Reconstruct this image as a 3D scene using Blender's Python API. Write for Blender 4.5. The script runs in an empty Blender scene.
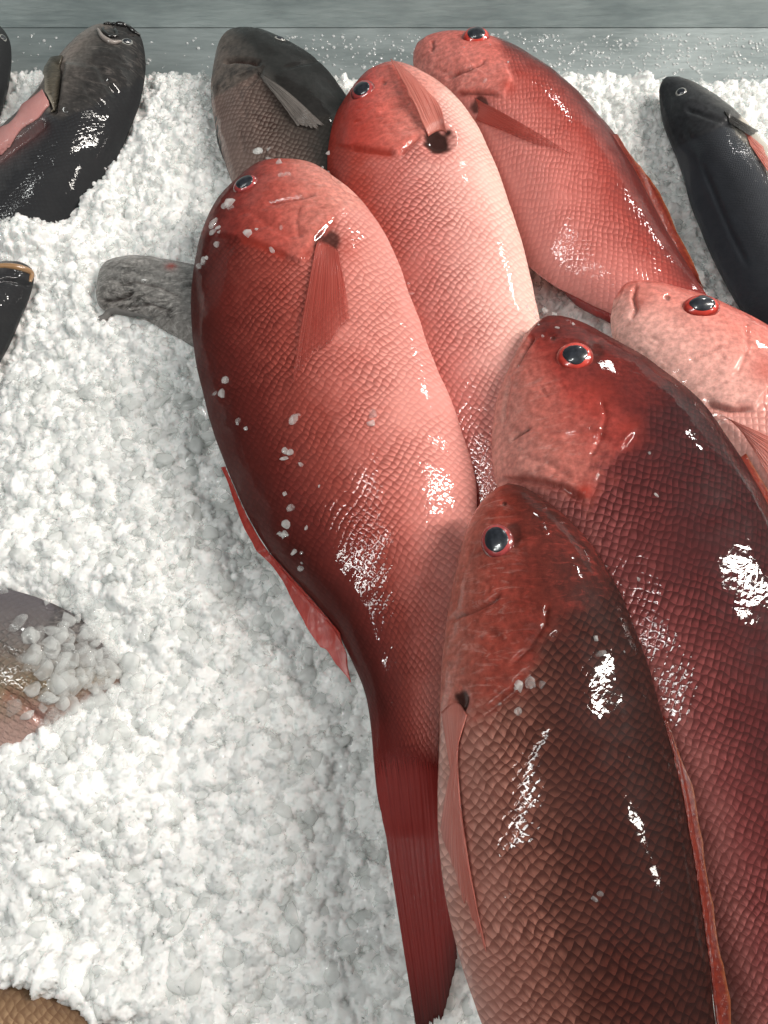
import bpy, math
import numpy as np
from mathutils import Vector, Matrix
from mathutils.kdtree import KDTree

rng = np.random.default_rng(7)
S = bpy.context.scene
COL = S.collection
W, H = 768, 1024
FPX = 852.0
PITCH = math.radians(70)
CH = 0.64
CAM = np.array([0.0, -CH / math.tan(PITCH), CH])
FWD = np.array([0, math.cos(PITCH), -math.sin(PITCH)])
UP = np.array([0, math.sin(PITCH), math.cos(PITCH)])
RIGHT = np.array([1.0, 0, 0])

# ------------------------------------------------------------------ measuring
def ray(p):
    p = np.atleast_2d(np.asarray(p, float))
    return FWD + ((p[:, 0:1] - W / 2) / FPX) * RIGHT + ((H / 2 - p[:, 1:2]) / FPX) * UP

def unproj(p, z0, gx=0.0, gy=0.0, x0=0.0, y0=0.0):
    """pixel -> point on the plane z = z0 + gx(x-x0) + gy(y-y0)"""
    d = ray(p)
    num = z0 + gx * (CAM[0] - x0) + gy * (CAM[1] - y0) - CAM[2]
    den = d[:, 2] - gx * d[:, 0] - gy * d[:, 1]
    return CAM + d * (num / den)[:, None]

def proj(P):
    q = P - CAM
    z = q @ FWD
    return np.stack([W / 2 + FPX * (q @ RIGHT) / z, H / 2 - FPX * (q @ UP) / z], -1)

def catmull(P, n, dist=None):
    P = np.asarray(P, float)
    m = len(P)
    u = np.linspace(0, 1, n) if dist is None else dist
    x = u * (m - 1)
    i = np.clip(x.astype(int), 0, m - 2)
    f = (x - i)[:, None]
    e = np.vstack([2 * P[0] - P[1], P, 2 * P[-1] - P[-2]])
    p0, p1, p2, p3 = e[i], e[i + 1], e[i + 2], e[i + 3]
    return 0.5 * (2 * p1 + (p2 - p0) * f + (2 * p0 - 5 * p1 + 4 * p2 - p3) * f ** 2 + (3 * p1 - p0 - 3 * p2 + p3) * f ** 3)

def hash3(i, j, k, seed):
    n = (i * 374761393 + j * 668265263 + k * 2147483647 + seed * 974711) & 0xFFFFFFFF
    n = ((n ^ (n >> 13)) * 1274126177) & 0xFFFFFFFF
    n = (n ^ (n >> 16)) & 0xFFFFFF
    return n / float(0xFFFFFF)

def vnoise(P, scale, seed=0):
    q = np.asarray(P, float) * scale
    b = np.floor(q).astype(np.int64)
    f = q - b
    f = f * f * (3 - 2 * f)
    r = 0
    for dx in (0, 1):
        wx = f[..., 0] if dx else 1 - f[..., 0]
        for dy in (0, 1):
            wy = f[..., 1] if dy else 1 - f[..., 1]
            for dz in (0, 1):
                wz = f[..., 2] if dz else 1 - f[..., 2]
                r = r + wx * wy * wz * hash3(b[..., 0] + dx, b[..., 1] + dy, b[..., 2] + dz, seed)
    return r * 2 - 1

def sstep(a, b, x):
    t = np.clip((x - a) / (b - a), 0, 1)
    return t * t * (3 - 2 * t)

def seg_dist(Q, poly):
    """distance, signed side and position along a polyline, for points Q (pixels)"""
    poly = np.asarray(poly, float)
    best = np.full(len(Q), 1e9); side = np.zeros(len(Q)); along = np.zeros(len(Q))
    L = np.linalg.norm(np.diff(poly, axis=0), axis=1); tot = L.sum(); acc = 0
    for a, b, l in zip(poly[:-1], poly[1:], L):
        d = b - a
        t = np.clip(((Q - a) @ d) / (l * l), 0, 1)
        r = Q - (a + t[:, None] * d)
        dist = np.hypot(r[:, 0], r[:, 1])
        m = dist < best
        best[m] = dist[m]
        side[m] = np.sign(d[0] * r[:, 1] - d[1] * r[:, 0])[m]
        along[m] = ((acc + t * l) / tot)[m]
        acc += l
    return best, side, along

# ------------------------------------------------------------------ mesh helpers
def mesh_obj(name, verts, faces, mat, parent=None, attrs=None, smooth=True):
    me = bpy.data.meshes.new(name)
    verts = np.asarray(verts, np.float32)
    me.vertices.add(len(verts))
    me.vertices.foreach_set('co', verts.ravel())
    if isinstance(faces, np.ndarray):
        fl = [faces]
    else:
        fl = [np.asarray(f, np.int32) for f in faces if len(f)]
    tot = sum(f.size for f in fl); nf = sum(len(f) for f in fl)
    me.loops.add(tot); me.polygons.add(nf)
    idx = np.concatenate([f.ravel() for f in fl]).astype(np.int32)
    ls = []; acc = 0
    for f in fl:
        ls.append(acc + np.arange(len(f)) * f.shape[1]); acc += f.size
    me.loops.foreach_set('vertex_index', idx)
    me.polygons.foreach_set('loop_start', np.concatenate(ls).astype(np.int32))
    me.update(calc_edges=True)
    me.validate()
    me.polygons.foreach_set('use_smooth', np.full(len(me.polygons), smooth))
    if attrs:
        for k, v in attrs.items():
            v = np.asarray(v, np.float32)
            if v.ndim == 2:
                a = me.attributes.new(k, 'FLOAT_VECTOR', 'POINT'); a.data.foreach_set('vector', v.ravel())
            else:
                a = me.attributes.new(k, 'FLOAT', 'POINT'); a.data.foreach_set('value', v)
    if mat: me.materials.append(mat)
    o = bpy.data.objects.new(name, me)
    COL.objects.link(o)
    if parent is not None:
        o.parent = parent
        top = parent.parent or parent
        o.matrix_parent_inverse = Matrix.Translation(-Vector(top.location)) if parent.parent is None else Matrix.Identity(4)
    return o

def tag(o, label=None, cat=None, group=None, kind=None):
    if label: o['label'] = label
    if cat: o['category'] = cat
    if group: o['group'] = group
    if kind: o['kind'] = kind

def grid_faces(nu, nv, closed_v=False):
    i = np.arange(nu - 1)[:, None]
    j = np.arange(nv if closed_v else nv - 1)[None, :]
    j2 = (j + 1) % nv
    f = np.stack([i * nv + j + 0 * j2, i * nv + j2, (i + 1) * nv + j2, (i + 1) * nv + j + 0 * j2], -1)
    return f.reshape(-1, 4)

_ico = {}
def ico(sub):
    if sub not in _ico:
        import bmesh
        bm = bmesh.new(); bmesh.ops.create_icosphere(bm, subdivisions=sub, radius=1)
        v = np.array([x.co[:] for x in bm.verts]); f = np.array([[q.index for q in p.verts] for p in bm.faces])
        bm.free(); _ico[sub] = (v, f)
    return _ico[sub]

# ------------------------------------------------------------------ node helpers
class NT:
    def __init__(s, mat):
        s.t = mat.node_tree; s.n = s.t.nodes; s.l = s.t.links
    def new(s, typ, **kw):
        nd = s.n.new(typ)
        for k, v in kw.items(): setattr(nd, k, v)
        return nd
    def put(s, sock, v):
        if isinstance(v, bpy.types.NodeSocket): s.l.new(v, sock)
        elif v is not None: sock.default_value = v
    def m(s, op, a, b=None, c=None, clamp=False):
        nd = s.new('ShaderNodeMath', operation=op, use_clamp=clamp)
        for i, v in enumerate((a, b, c)):
            if v is not None: s.put(nd.inputs[i], v)
        return nd.outputs[0]
    def v(s, op, a, b=None, scale=None):
        nd = s.new('ShaderNodeVectorMath', operation=op)
        s.put(nd.inputs[0], a)
        if b is not None: s.put(nd.inputs[1], b)
        if scale is not None: s.put(nd.inputs['Scale'], scale)
        return nd.outputs[0]
    def mixc(s, f, a, b, blend='MIX'):
        nd = s.new('ShaderNodeMix', data_type='RGBA', blend_type=blend)
        s.put(nd.inputs[0], f); s.put(nd.inputs[6], a); s.put(nd.inputs[7], b)
        return nd.outputs[2]
    def attr(s, name):
        nd = s.new('ShaderNodeAttribute', attribute_name=name)
        return nd
    def noise(s, vec, scale, detail=3, rough=0.55, dim='3D', dist=0.0):
        nd = s.new('ShaderNodeTexNoise', noise_dimensions=dim)
        if vec is not None: s.put(nd.inputs['Vector'], vec)
        nd.inputs['Scale'].default_value = scale; nd.inputs['Detail'].default_value = detail
        nd.inputs['Roughness'].default_value = rough; nd.inputs['Distortion'].default_value = dist
        return nd
    def ramp(s, f, stops, interp='LINEAR'):
        nd = s.new('ShaderNodeValToRGB'); nd.color_ramp.interpolation = interp
        e = nd.color_ramp.elements
        while len(e) < len(stops): e.new(0.5)
        for k, (p, c) in enumerate(stops):
            e[k].position = p; e[k].color = (*c, 1) if len(c) == 3 else c
        s.put(nd.inputs[0], f)
        return nd.outputs[0]
    def mr(s, x, a, b, c=0.0, d=1.0, smooth=False):
        nd = s.new('ShaderNodeMapRange', interpolation_type='SMOOTHSTEP' if smooth else 'LINEAR')
        s.put(nd.inputs[0], x)
        for i, q in enumerate((a, b, c, d)): s.put(nd.inputs[i + 1], q)
        return nd.outputs[0]
    def bump(s, h, dist, strength=1.0, normal=None):
        nd = s.new('ShaderNodeBump'); nd.inputs['Strength'].default_value = strength
        nd.inputs['Distance'].default_value = dist
        s.put(nd.inputs['Height'], h)
        if normal is not None: s.put(nd.inputs['Normal'], normal)
        return nd.outputs[0]

def new_mat(name):
    m = bpy.data.materials.new(name); m.use_nodes = True
    nt = NT(m); b = nt.n['Principled BSDF']
    return m, nt, b

def skin_mat(name, body, head, spot=(0.028, 0.008, 0.006), contrast=0.6, a=0.0046, b=0.0050, rough=0.68,
             coat=1.0, bumpd=0.00040, wet=0.00036, scale_rng=(0.0, 1.0), headbump=0.00018, mott=(0.30, 0.04, 0.03), mottamt=0.25,
             sss=0.12, light=(1.42, 1.5, 1.5), tailc=(0.25, 0.025, 0.021), b0=0.08, b1=0.38, blo=0.4, plo=0.4, palea=0.2, darka=0.3, palec=(0.72, 0.45, 0.40)):
    """wet fish skin: pigment by height on the flank, imbricate scales, bare head"""
    m, nt, B = new_mat(name)
    suv = nt.attr('suv').outputs['Vector']
    obj = nt.attr('rest').outputs['Vector']
    pig = nt.attr('pig').outputs['Fac']; hd = nt.attr('head').outputs['Fac']
    sp = nt.attr('spot').outputs['Fac']; rd = nt.attr('red').outputs['Fac']; tl = nt.attr('tail').outputs['Fac']
    # warped lattice
    wn = nt.noise(obj, 45, 2).outputs['Color']
    w = nt.v('SUBTRACT', wn, (0.5, 0.5, 0.5)); w = nt.v('SCALE', w, scale=0.009)
    wn2 = nt.noise(obj, 260, 1).outputs['Color']
    w2 = nt.v('SUBTRACT', wn2, (0.5, 0.5, 0.5)); w2 = nt.v('SCALE', w2, scale=0.0009)
    vec = nt.v('ADD', nt.v('ADD', suv, w), w2)
    vec = nt.v('MULTIPLY', vec, (1 / a, 1 / b, 0))
    sx = nt.new('ShaderNodeSeparateXYZ'); nt.put(sx.inputs[0], vec)
    k = 0.70710678
    cx = nt.m('MULTIPLY', nt.m('ADD', sx.outputs[0], sx.outputs[1]), k)
    cy = nt.m('MULTIPLY', nt.m('SUBTRACT', sx.outputs[1], sx.outputs[0]), k)
    cb = nt.new('ShaderNodeCombineXYZ'); nt.put(cb.inputs[0], cx); nt.put(cb.inputs[1], cy)
    vo = nt.new('ShaderNodeTexVoronoi', voronoi_dimensions='2D', feature='F1')
    vo.inputs['Scale'].default_value = 1; vo.inputs['Randomness'].default_value = 0.22
    nt.put(vo.inputs['Vector'], cb.outputs[0])
    loc = nt.v('SUBTRACT', cb.outputs[0], vo.outputs['Position'])
    sl = nt.new('ShaderNodeSeparateXYZ'); nt.put(sl.inputs[0], loc)
    lu = nt.m('MULTIPLY', nt.m('SUBTRACT', sl.outputs[0], sl.outputs[1]), k)
    lv = nt.m('MULTIPLY', nt.m('ADD', sl.outputs[0], sl.outputs[1]), k)
    de = nt.m('SUBTRACT', 0.74, nt.m('ADD', nt.m('ABSOLUTE', lu), nt.m('ABSOLUTE', lv)))
    edge = nt.mr(de, 0.0, 0.5, 0, 1, True)
    ramp_h = nt.mr(lu, -0.7, 0.55, 0.15, 1.0)
    hgt = nt.m('MULTIPLY', ramp_h, edge)
    # where scales show
    sc = nt.m('SUBTRACT', 1.0, hd, clamp=True)
    hn = nt.noise(obj, 60, 3).outputs[0]
    hsoft = nt.mr(nt.m('ADD', hd, nt.m('MULTIPLY', nt.m('SUBTRACT', hn, 0.5), 0.9)), 0.2, 0.8, 0, 1, True)
    sc = nt.m('MULTIPLY', nt.m('SUBTRACT', 1.0, hsoft), nt.m('SUBTRACT', 1.0, sp))
    # pigment
    n1 = nt.noise(obj, 14, 4).outputs[0]; n2 = nt.noise(obj, 70, 4, 0.65).outputs[0]; n3 = nt.noise(obj, 240, 3, 0.6).outputs[0]
    p = nt.m('ADD', pig, nt.m('MULTIPLY', nt.m('SUBTRACT', n1, 0.5), 0.22))
    p = nt.m('ADD', p, nt.m('MULTIPLY', nt.m('SUBTRACT', n2, 0.5), 0.16))
    # each scale of the flank takes its own tone
    sepc = nt.new('ShaderNodeSeparateColor'); nt.put(sepc.inputs[0], vo.outputs['Color'])
    ps = nt.m('ADD', p, nt.m('MULTIPLY', nt.m('SUBTRACT', sepc.outputs[0], 0.5), 0.04))
    cbod = nt.ramp(ps, body); chead = nt.ramp(p, head)
    blotch = nt.mr(nt.m('MULTIPLY', n2, n1), 0.24, 0.42, 0, mottamt, True)
    chead = nt.mixc(blotch, chead, (*mott, 1))
    strk = nt.noise(nt.v('MULTIPLY', obj, (60, 190, 60)), 1, 4, 0.65, dist=1.5).outputs[0]
    pale = nt.m('MULTIPLY', nt.mr(strk, 0.5, 0.68, 0, palea, True), nt.mr(p, 0.45, 0.75, 0.0 if palea < .5 else 0.7, 1, True))
    chead = nt.mixc(pale, chead, (*palec, 1))
    chead = nt.mixc(nt.m('MULTIPLY', nt.mr(strk, 0.48, 0.34, 0, darka, True), nt.mr(n1, 0.4, 0.6)), chead, (*mott, 1))
    fine = nt.mr(n3, 0.35, 0.7, 0.74, 1.25)
    chead = nt.mixc(1.0, chead, nt_rgb(nt, fine), 'MULTIPLY')
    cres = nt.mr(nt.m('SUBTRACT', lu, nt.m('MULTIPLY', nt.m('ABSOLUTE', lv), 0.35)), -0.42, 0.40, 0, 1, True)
    patch = nt.mr(nt.noise(obj, 26, 4).outputs[0], 0.35, 0.62, plo, 1.0)
    band = nt.m('MULTIPLY', nt.mr(p, b0, b1, blo, 1.0, True), nt.mr(p, 0.55, 0.95, 1.0, 0.35, True))
    con = nt.m('MULTIPLY', nt.m('MULTIPLY', patch, band), contrast)
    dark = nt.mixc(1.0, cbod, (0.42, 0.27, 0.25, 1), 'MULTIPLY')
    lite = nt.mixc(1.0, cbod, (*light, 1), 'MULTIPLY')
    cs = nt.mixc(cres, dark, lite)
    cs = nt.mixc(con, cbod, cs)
    c = nt.mixc(hsoft, cs, chead)
    c = nt.mixc(nt.m('MULTIPLY', tl, 0.9), c, (*tailc, 1))
    c = nt.mixc(nt.m('MULTIPLY', rd, nt.mr(n2, 0.3, 0.6, 0.5, 1.0)), c, (0.36, 0.035, 0.02, 1))
    c = nt.mixc(sp, c, (*spot, 1))
    nt.put(B.inputs['Base Color'], c)
    rr = nt.mr(n2, 0.3, 0.7, rough - 0.1, rough + 0.12)
    nt.put(B.inputs['Roughness'], rr)
    B.inputs['IOR'].default_value = 1.4; B.inputs['Specular IOR Level'].default_value = 0.2
    B.inputs['Subsurface Weight'].default_value = sss
    B.inputs['Subsurface Radius'].default_value = (1.0, 0.35, 0.25)
    B.inputs['Subsurface Scale'].default_value = 0.004
    hh = nt.m('MULTIPLY', nt.m('MULTIPLY', hgt, sc), nt.m('MULTIPLY', nt.mr(nt.m('MULTIPLY', nt.mr(p, b0, b1, 0.0, 1.0, True), nt.mr(p, 0.55, 0.95, 1.0, 0.35, True)), 0.1, 0.8, 0.2, 1.0), nt.mr(patch, 0.45, 1.0, 0.5, 1.0)))
    hb = nt.m('MULTIPLY', nt.noise(obj, 330, 4, 0.6).outputs[0], 0.55)
    hc = nt.m('MULTIPLY', nt.m('MULTIPLY', nt.m('ADD', nt.noise(obj, 110, 4, 0.6, dist=1.2).outputs[0], strk), hsoft), 1.1)
    nrm = nt.bump(nt.m('ADD', nt.m('ADD', hh, hb), nt.m('MULTIPLY', hc, headbump / 0.0006)), bumpd)
    nt.put(B.inputs['Normal'], nrm)
    # water film
    wnz = nt.noise(obj, 75, 2, 0.5, dist=0.6).outputs[0]
    wn3 = nt.noise(obj, 420, 2, 0.5).outputs[0]
    wh = nt.m('ADD', nt.m('ADD', wnz, nt.m('MULTIPLY', wn3, 0.10)), nt.m('MULTIPLY', hh, 0.42))
    nt.put(B.inputs['Coat Normal'], nt.bump(wh, wet))
    cw = nt.mr(nt.noise(obj, 35, 3).outputs[0], 0.38, 0.6, coat * 0.35, coat)
    cw = nt.m('MULTIPLY', cw, nt.mr(pig, 0.0, 0.16, 0.25, 1.0, True))
    nt.put(B.inputs['Coat Weight'], cw)
    B.inputs['Coat Roughness'].default_value = 0.045
    B.inputs['Coat IOR'].default_value = 1.38
    return m

def nt_rgb(nt, f):
    cb = nt.new('ShaderNodeCombineColor')
    for i in range(3): nt.put(cb.inputs[i], f)
    return cb.outputs[0]

def fin_mat(name, c0, c1, tip=None, rays=26, trans=0.25, see=0.45, root=0.0, coat=0.5, rough=0.3):
    m, nt, B = new_mat(name)
    uv = nt.attr('fuv').outputs['Vector']; obj = nt.attr('rest').outputs['Vector']
    s = nt.new('ShaderNodeSeparateXYZ'); nt.put(s.inputs[0], uv)
    nz = nt.noise(obj, 60, 3).outputs[0]
    ph = nt.m('ADD', nt.m('MULTIPLY', s.outputs[0], rays * 6.2832), nt.m('MULTIPLY', nz, 9.0))
    w = nt.mr(nt.m('SINE', ph), -1, 1, 0, 1)
    stre = nt.noise(nt.v('MULTIPLY', uv, (60, 3.0, 1)), 1, 4, 0.65, dist=0.6).outputs[0]
    f = nt.m('ADD', nt.m('MULTIPLY', w, 0.12), nt.m('MULTIPLY', nt.mr(stre, 0.3, 0.7), 0.88))
    c = nt.mixc(f, (*c0, 1), (*c1, 1))
    if tip: c = nt.mixc(nt.mr(nt.m('ADD', s.outputs[1], nt.m('MULTIPLY', nt.m('SUBTRACT', stre, 0.5), 0.4)), 0.75, 1.0), c, (*tip, 1))
    nt.put(B.inputs['Base Color'], c)
    B.inputs['Roughness'].default_value = rough; B.inputs['Specular IOR Level'].default_value = 0.25
    B.inputs['Coat Weight'].default_value = coat; B.inputs['Coat Roughness'].default_value = 0.12
    nt.put(B.inputs['Normal'], nt.bump(nt.m('ADD', nt.m('MULTIPLY', w, 0.08), nt.m('ADD', nz, nt.m('MULTIPLY', stre, 0.4))), 0.0005))
    wz = nt.noise(obj, 160, 3).outputs[0]
    nt.put(B.inputs['Coat Normal'], nt.bump(nt.m('ADD', wz, nt.m('MULTIPLY', stre, 0.5)), 0.0005))
    tr = nt.new('ShaderNodeBsdfTranslucent'); nt.put(tr.inputs[0], c)
    mx = nt.new('ShaderNodeMixShader'); mx.inputs[0].default_value = trans
    nt.l.new(B.outputs[0], mx.inputs[1]); nt.l.new(tr.outputs[0], mx.inputs[2])
    tp = nt.new('ShaderNodeBsdfTransparent'); m2 = nt.new('ShaderNodeMixShader')
    nt.put(m2.inputs[0], nt.m('MULTIPLY', nt.mr(nt.m('ADD', s.outputs[1], nt.m('MULTIPLY', nt.m('SUBTRACT', stre, .5), .6)), 0.15, 1.0, 0.05, 1.0), nt.m('MULTIPLY', nt.mr(w, 0, 1, see * 1.12, see * .88), 1.0), clamp=True))
    if root:
        a_ = m2.inputs[0].links[0].from_socket
        rf = nt.mr(nt.m('ADD', s.outputs[1], nt.m('MULTIPLY', nt.m('SUBTRACT', stre, .5), root * 1.2)), 0.0, root, 1.0, 0.0, True)
        nt.put(m2.inputs[0], nt.m('MAXIMUM', a_, rf))
    nt.l.new(mx.outputs[0], m2.inputs[1]); nt.l.new(tp.outputs[0], m2.inputs[2])
    nt.l.new(m2.outputs[0], nt.n['Material Output'].inputs[0])
    return m

# ------------------------------------------------------------------ fish
FISH = []
class Fish:
    def __init__(s, name, label, cat, group, pairs, ref, z0, gx, gy, w, mat, nu=420, nv=330, sflat=2.3, bulge=None, uoff=0.0,
                 wprof=None):
        s.name, s.mat = name, mat
        r = unproj(ref, z0)[0]
        s.plane = (z0, gx, gy, r[0], r[1])
        s.n = np.array([-gx, -gy, 1.0]); s.n /= np.linalg.norm(s.n)
        pr = np.asarray(pairs, float)
        Dp = unproj(pr[:, :2], *s.plane); Vp = unproj(pr[:, 2:], *s.plane)
        u = np.linspace(0, 1, nu) ** 1.25
        D = catmull(Dp, nu, u); V = catmull(Vp, nu, u)
        mid = (D + V) / 2; half = (V - D) / 2
        hl = np.linalg.norm(half, axis=1)
        arc = np.concatenate([[0], np.cumsum(np.linalg.norm(np.diff(mid, axis=0), axis=1))])
        a = arc / arc[-1]
        xs, ys = zip(*(wprof or [(0, 0), (.01, .18), (.03, .34), (.07, .52), (.13, .68), (.2, .82), (.3, .95), (.4, 1), (.52, .96), (.65, .8), (.8, .5), (.92, .22), (.97, .10), (1, .04)]))
        aa = np.linspace(0, 1, 400); ww = np.interp(aa, xs, ys)
        ker = np.hanning(25); ker /= ker.sum()
        ws = np.convolve(np.pad(ww, 12, mode='reflect', reflect_type='odd'), ker, 'valid')
        blend = sstep(0.0, .08, aa); ws = ww * (1 - blend) + ws * blend
        wt = np.maximum(np.interp(a, aa, ws), 0) * w
        phi = np.linspace(0, 2 * np.pi, nv, endpoint=False)
        t = -np.cos(phi)
        zz = (1 - np.abs(t) ** sflat) ** 0.74 * np.sign(np.sin(phi) + 1e-12)
        pos = mid[:, None] + half[:, None] * t[None, :, None] + s.n * (wt[:, None] * zz[None, :])[:, :, None]
        s.nu, s.nv = nu, nv
        s.pos = pos.reshape(-1, 3)
        s.t = np.broadcast_to(t, (nu, nv)).reshape(-1).copy()
        s.up = np.broadcast_to(zz > -0.01, (nu, nv)).reshape(-1).copy()
        s.zz = np.broadcast_to(zz, (nu, nv)).reshape(-1)
        s.a = np.broadcast_to(a[:, None], (nu, nv)).reshape(-1).copy()
        hm = hl.max()
        # girth coordinate by arc length of the half section
        dphi = np.linspace(0, np.pi, 200); tt = -np.cos(dphi)
        vv = s.t * np.repeat(0.62 * hl + 0.38 * hm, nv) * 1.12
        s.suv = np.stack([np.repeat(arc, nv) + uoff + 0.010 * s.t ** 2, vv, np.zeros(nu * nv)], 1)
        s.rest = s.pos.copy() + rng.uniform(-5, 5, 3)
        s.pig = (s.t + 1) / 2
        s.head = np.zeros(nu * nv); s.spot = np.zeros(nu * nv); s.red = np.zeros(nu * nv)
        s.disp = vnoise(s.rest, 34, 3) * 0.0008 + vnoise(s.rest, 90, 5) * 0.00022
        s.normals(); s.pix = proj(s.pos)
        s.snout = pr[0, :2]
        s.root = bpy.data.objects.new(name, None)
        base = s.pos.mean(0); base[2] = s.pos[:, 2].min()
        s.root.location = base; s.root.empty_display_size = 0.05
        COL.objects.link(s.root)
        tag(s.root, label, cat, group)
        FISH.append(s)

    def normals(s):
        g = s.pos.reshape(s.nu, s.nv, 3)
        du = np.gradient(g, axis=0)
        dv = np.roll(g, -1, 1) - np.roll(g, 1, 1)
        n = np.cross(dv, du)
        l = np.linalg.norm(n, axis=2, keepdims=True)
        n = n / np.maximum(l, 1e-12)
        n = n.reshape(-1, 3)
        m = np.linalg.norm(n, axis=1) < .5
        n[m] = s.n
        if (n[s.zz > .9] @ s.n).mean() < 0: n = -n
        s.nrm = n

    def _w(s):
        return sstep(-0.05, 0.25, s.zz)

    # features, laid out along polylines measured on the flank
    def crease(s, poly, wid, depth, fade=0.15, red=0.0, line=0.0):
        d, sd, al = seg_dist(s.pix, poly)
        k = np.exp(-(d / wid) ** 2) * s._w() * sstep(-0.001, fade, al) * sstep(-0.001, fade, 1 - al)
        s.disp -= 1.45 * depth * k
        if line: s.spot = np.maximum(s.spot, line * np.exp(-(d / (1.15 + .5 * vnoise(s.rest, 160, 6))) ** 2) * (s.zz > .02) * sstep(-.001, fade * 1.5, al) * sstep(-.001, fade * 1.5, 1 - al))  # darkness of the slit painted into the skin colour along the groove
        if red: s.red = np.maximum(s.red, red * np.exp(-(d / (wid * 2)) ** 2) * s._w() * sstep(-.001, fade, al) * sstep(-.001, fade, 1 - al))
    def plate(s, poly, height, decay, soft=1.5, fade=0.12, inside=None):
        """a raised flap whose free edge is the polyline; it thins away towards the snout"""
        d, sd, al = seg_dist(s.pix, poly)
        ref = np.asarray([inside if inside is not None else s.snout], float)
        _, sg, _ = seg_dist(ref, poly)
        x = d * sd * sg[0]
        k = sstep(-soft, soft, x) * np.exp(-np.maximum(x, 0) / decay)
        s.disp += 1.05 * height * k * s._w() * sstep(-0.001, fade, al) * sstep(-0.001, fade, 1 - al)
    def wrinkles(s, c, spread, ang, n, length=22, depth=0.00032, wid=1.6):
        g = np.random.default_rng(int(c[0] * 7 + c[1]))
        for _ in range(n):
            q = np.asarray(c, float) + g.normal(size=2) * spread
            a_ = ang + g.normal() * 0.22; l = length * g.uniform(.5, 1.2); b_ = g.normal() * l * .12
            d = np.array([math.cos(a_), math.sin(a_)]); nn = np.array([-d[1], d[0]])
            s.crease([q - d * l / 2, q + nn * b_, q + d * l / 2], wid, depth * g.uniform(.5, 1.3), fade=0.4)
    def headline(s, poly, soft=15):
        d, sd, al = seg_dist(s.pix, poly)
        _, sg, _ = seg_dist(np.asarray([s.snout], float), poly)
        x = d * sd * sg[0]
        s.head = np.maximum(s.head, sstep(-soft, soft, x) * (s.a < 0.45))
    def blob(s, c, r, h, aspect=1.0, ang=0.0, spot=0.0, red=0.0, hard=2.0):
        q = s.pix - np.asarray(c, float)
        ca, sa = math.cos(ang), math.sin(ang)
        x = (q[:, 0] * ca + q[:, 1] * sa) / r; y = (-q[:, 0] * sa + q[:, 1] * ca) / (r * aspect)
        rr = np.sqrt(x * x + y * y)
        k = np.exp(-rr ** hard) * s._w()
        s.disp += h * k
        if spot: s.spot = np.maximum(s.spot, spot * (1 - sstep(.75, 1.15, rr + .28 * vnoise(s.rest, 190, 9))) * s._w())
        if red: s.red = np.maximum(s.red, red * k)
    def finish(s):
        s.pos = s.pos + s.nrm * s.disp[:, None]
        s.normals(); s.pix = proj(s.pos)
        view = CAM - s.pos; view /= np.linalg.norm(view, axis=1)[:, None]
        vis = ((s.nrm * view).sum(1) > 0.03) & s.up
        s.vpix, s.vpos, s.vn = s.pix[vis], s.pos[vis], s.nrm[vis]
        s.kd = KDTree(len(s.vpix))
        for i, q in enumerate(s.vpix): s.kd.insert((q[0], q[1], 0), i)
        s.kd.balance()
        nu, nv = s.nu, s.nv
        f4 = grid_faces(nu, nv, True)
        v = np.vstack([s.pos, s.pos[-nv:].mean(0)])
        j = np.arange(nv)
        f3 = np.stack([(nu - 1) * nv + j, np.full(nv, nu * nv), (nu - 1) * nv + (j + 1) % nv], 1)[:, ::-1]
        ap = lambda x: np.concatenate([x, x[-1:]])
        if (np.cross(v[f4[200 * nv // 10, 1]] - v[f4[200 * nv // 10, 0]], v[f4[200 * nv // 10, 2]] - v[f4[200 * nv // 10, 0]]) @ s.nrm[f4[200 * nv // 10, 0]]) < 0:
            f4 = f4[:, ::-1]; f3 = f3[:, ::-1]
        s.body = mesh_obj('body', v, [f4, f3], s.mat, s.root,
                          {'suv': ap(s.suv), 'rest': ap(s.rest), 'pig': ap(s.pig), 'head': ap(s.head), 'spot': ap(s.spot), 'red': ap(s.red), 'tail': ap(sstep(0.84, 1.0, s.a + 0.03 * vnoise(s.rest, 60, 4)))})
        return s

    def at(s, p, lift=0.0):
        """points on the flank (or on the fish's own plane beyond its outline)"""
        p = np.atleast_2d(np.asarray(p, float))
        out = np.empty((len(p), 3)); nn = np.empty((len(p), 3))
        pl = unproj(p, *s.plane)
        lift = np.broadcast_to(lift, len(p))
        for i, q in enumerate(p):
            hits = s.kd.find_n((q[0], q[1], 0), 8)
            k = np.array([h[1] for h in hits]); d = np.array([h[2] for h in hits]) ** 2
            dm = d.min()
            if dm < 30:
                wgt = 1 / (d + 0.4); wgt /= wgt.sum()
                P = (s.vpos[k] * wgt[:, None]).sum(0); N = (s.vn[k] * wgt[:, None]).sum(0); N /= np.linalg.norm(N)
                f = min(1, max(0, (math.sqrt(dm) - 1.5) / 4))
                P = P * (1 - f) + pl[i] * f; N = N * (1 - f) + s.n * f; N /= np.linalg.norm(N)
            else:
                P, N = pl[i], s.n
            out[i] = P + N * lift[i]; nn[i] = N
        return out, nn

    def eye(s, c, r, rp, iris, pupil, asp=1.0, ang=0.0, dome=0.42, sink=0.10, tiltcam=0.3):
        P, N = s.at([c]); P, N = P[0], N[0]
        d = CAM - P; dist = (P - CAM) @ FWD; d /= np.linalg.norm(d)
        N = N * (1 - tiltcam) + d * tiltcam; N /= np.linalg.norm(N)
        ca, sa = math.cos(ang), math.sin(ang)
        X = RIGHT * ca + np.cross(N, RIGHT) * sa
        X -= N * (X @ N); X /= np.linalg.norm(X); Y = np.cross(N, X)
        sc = dist / FPX
        v, f = ico(4)
        R, Rp = r * sc, rp * sc
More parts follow.
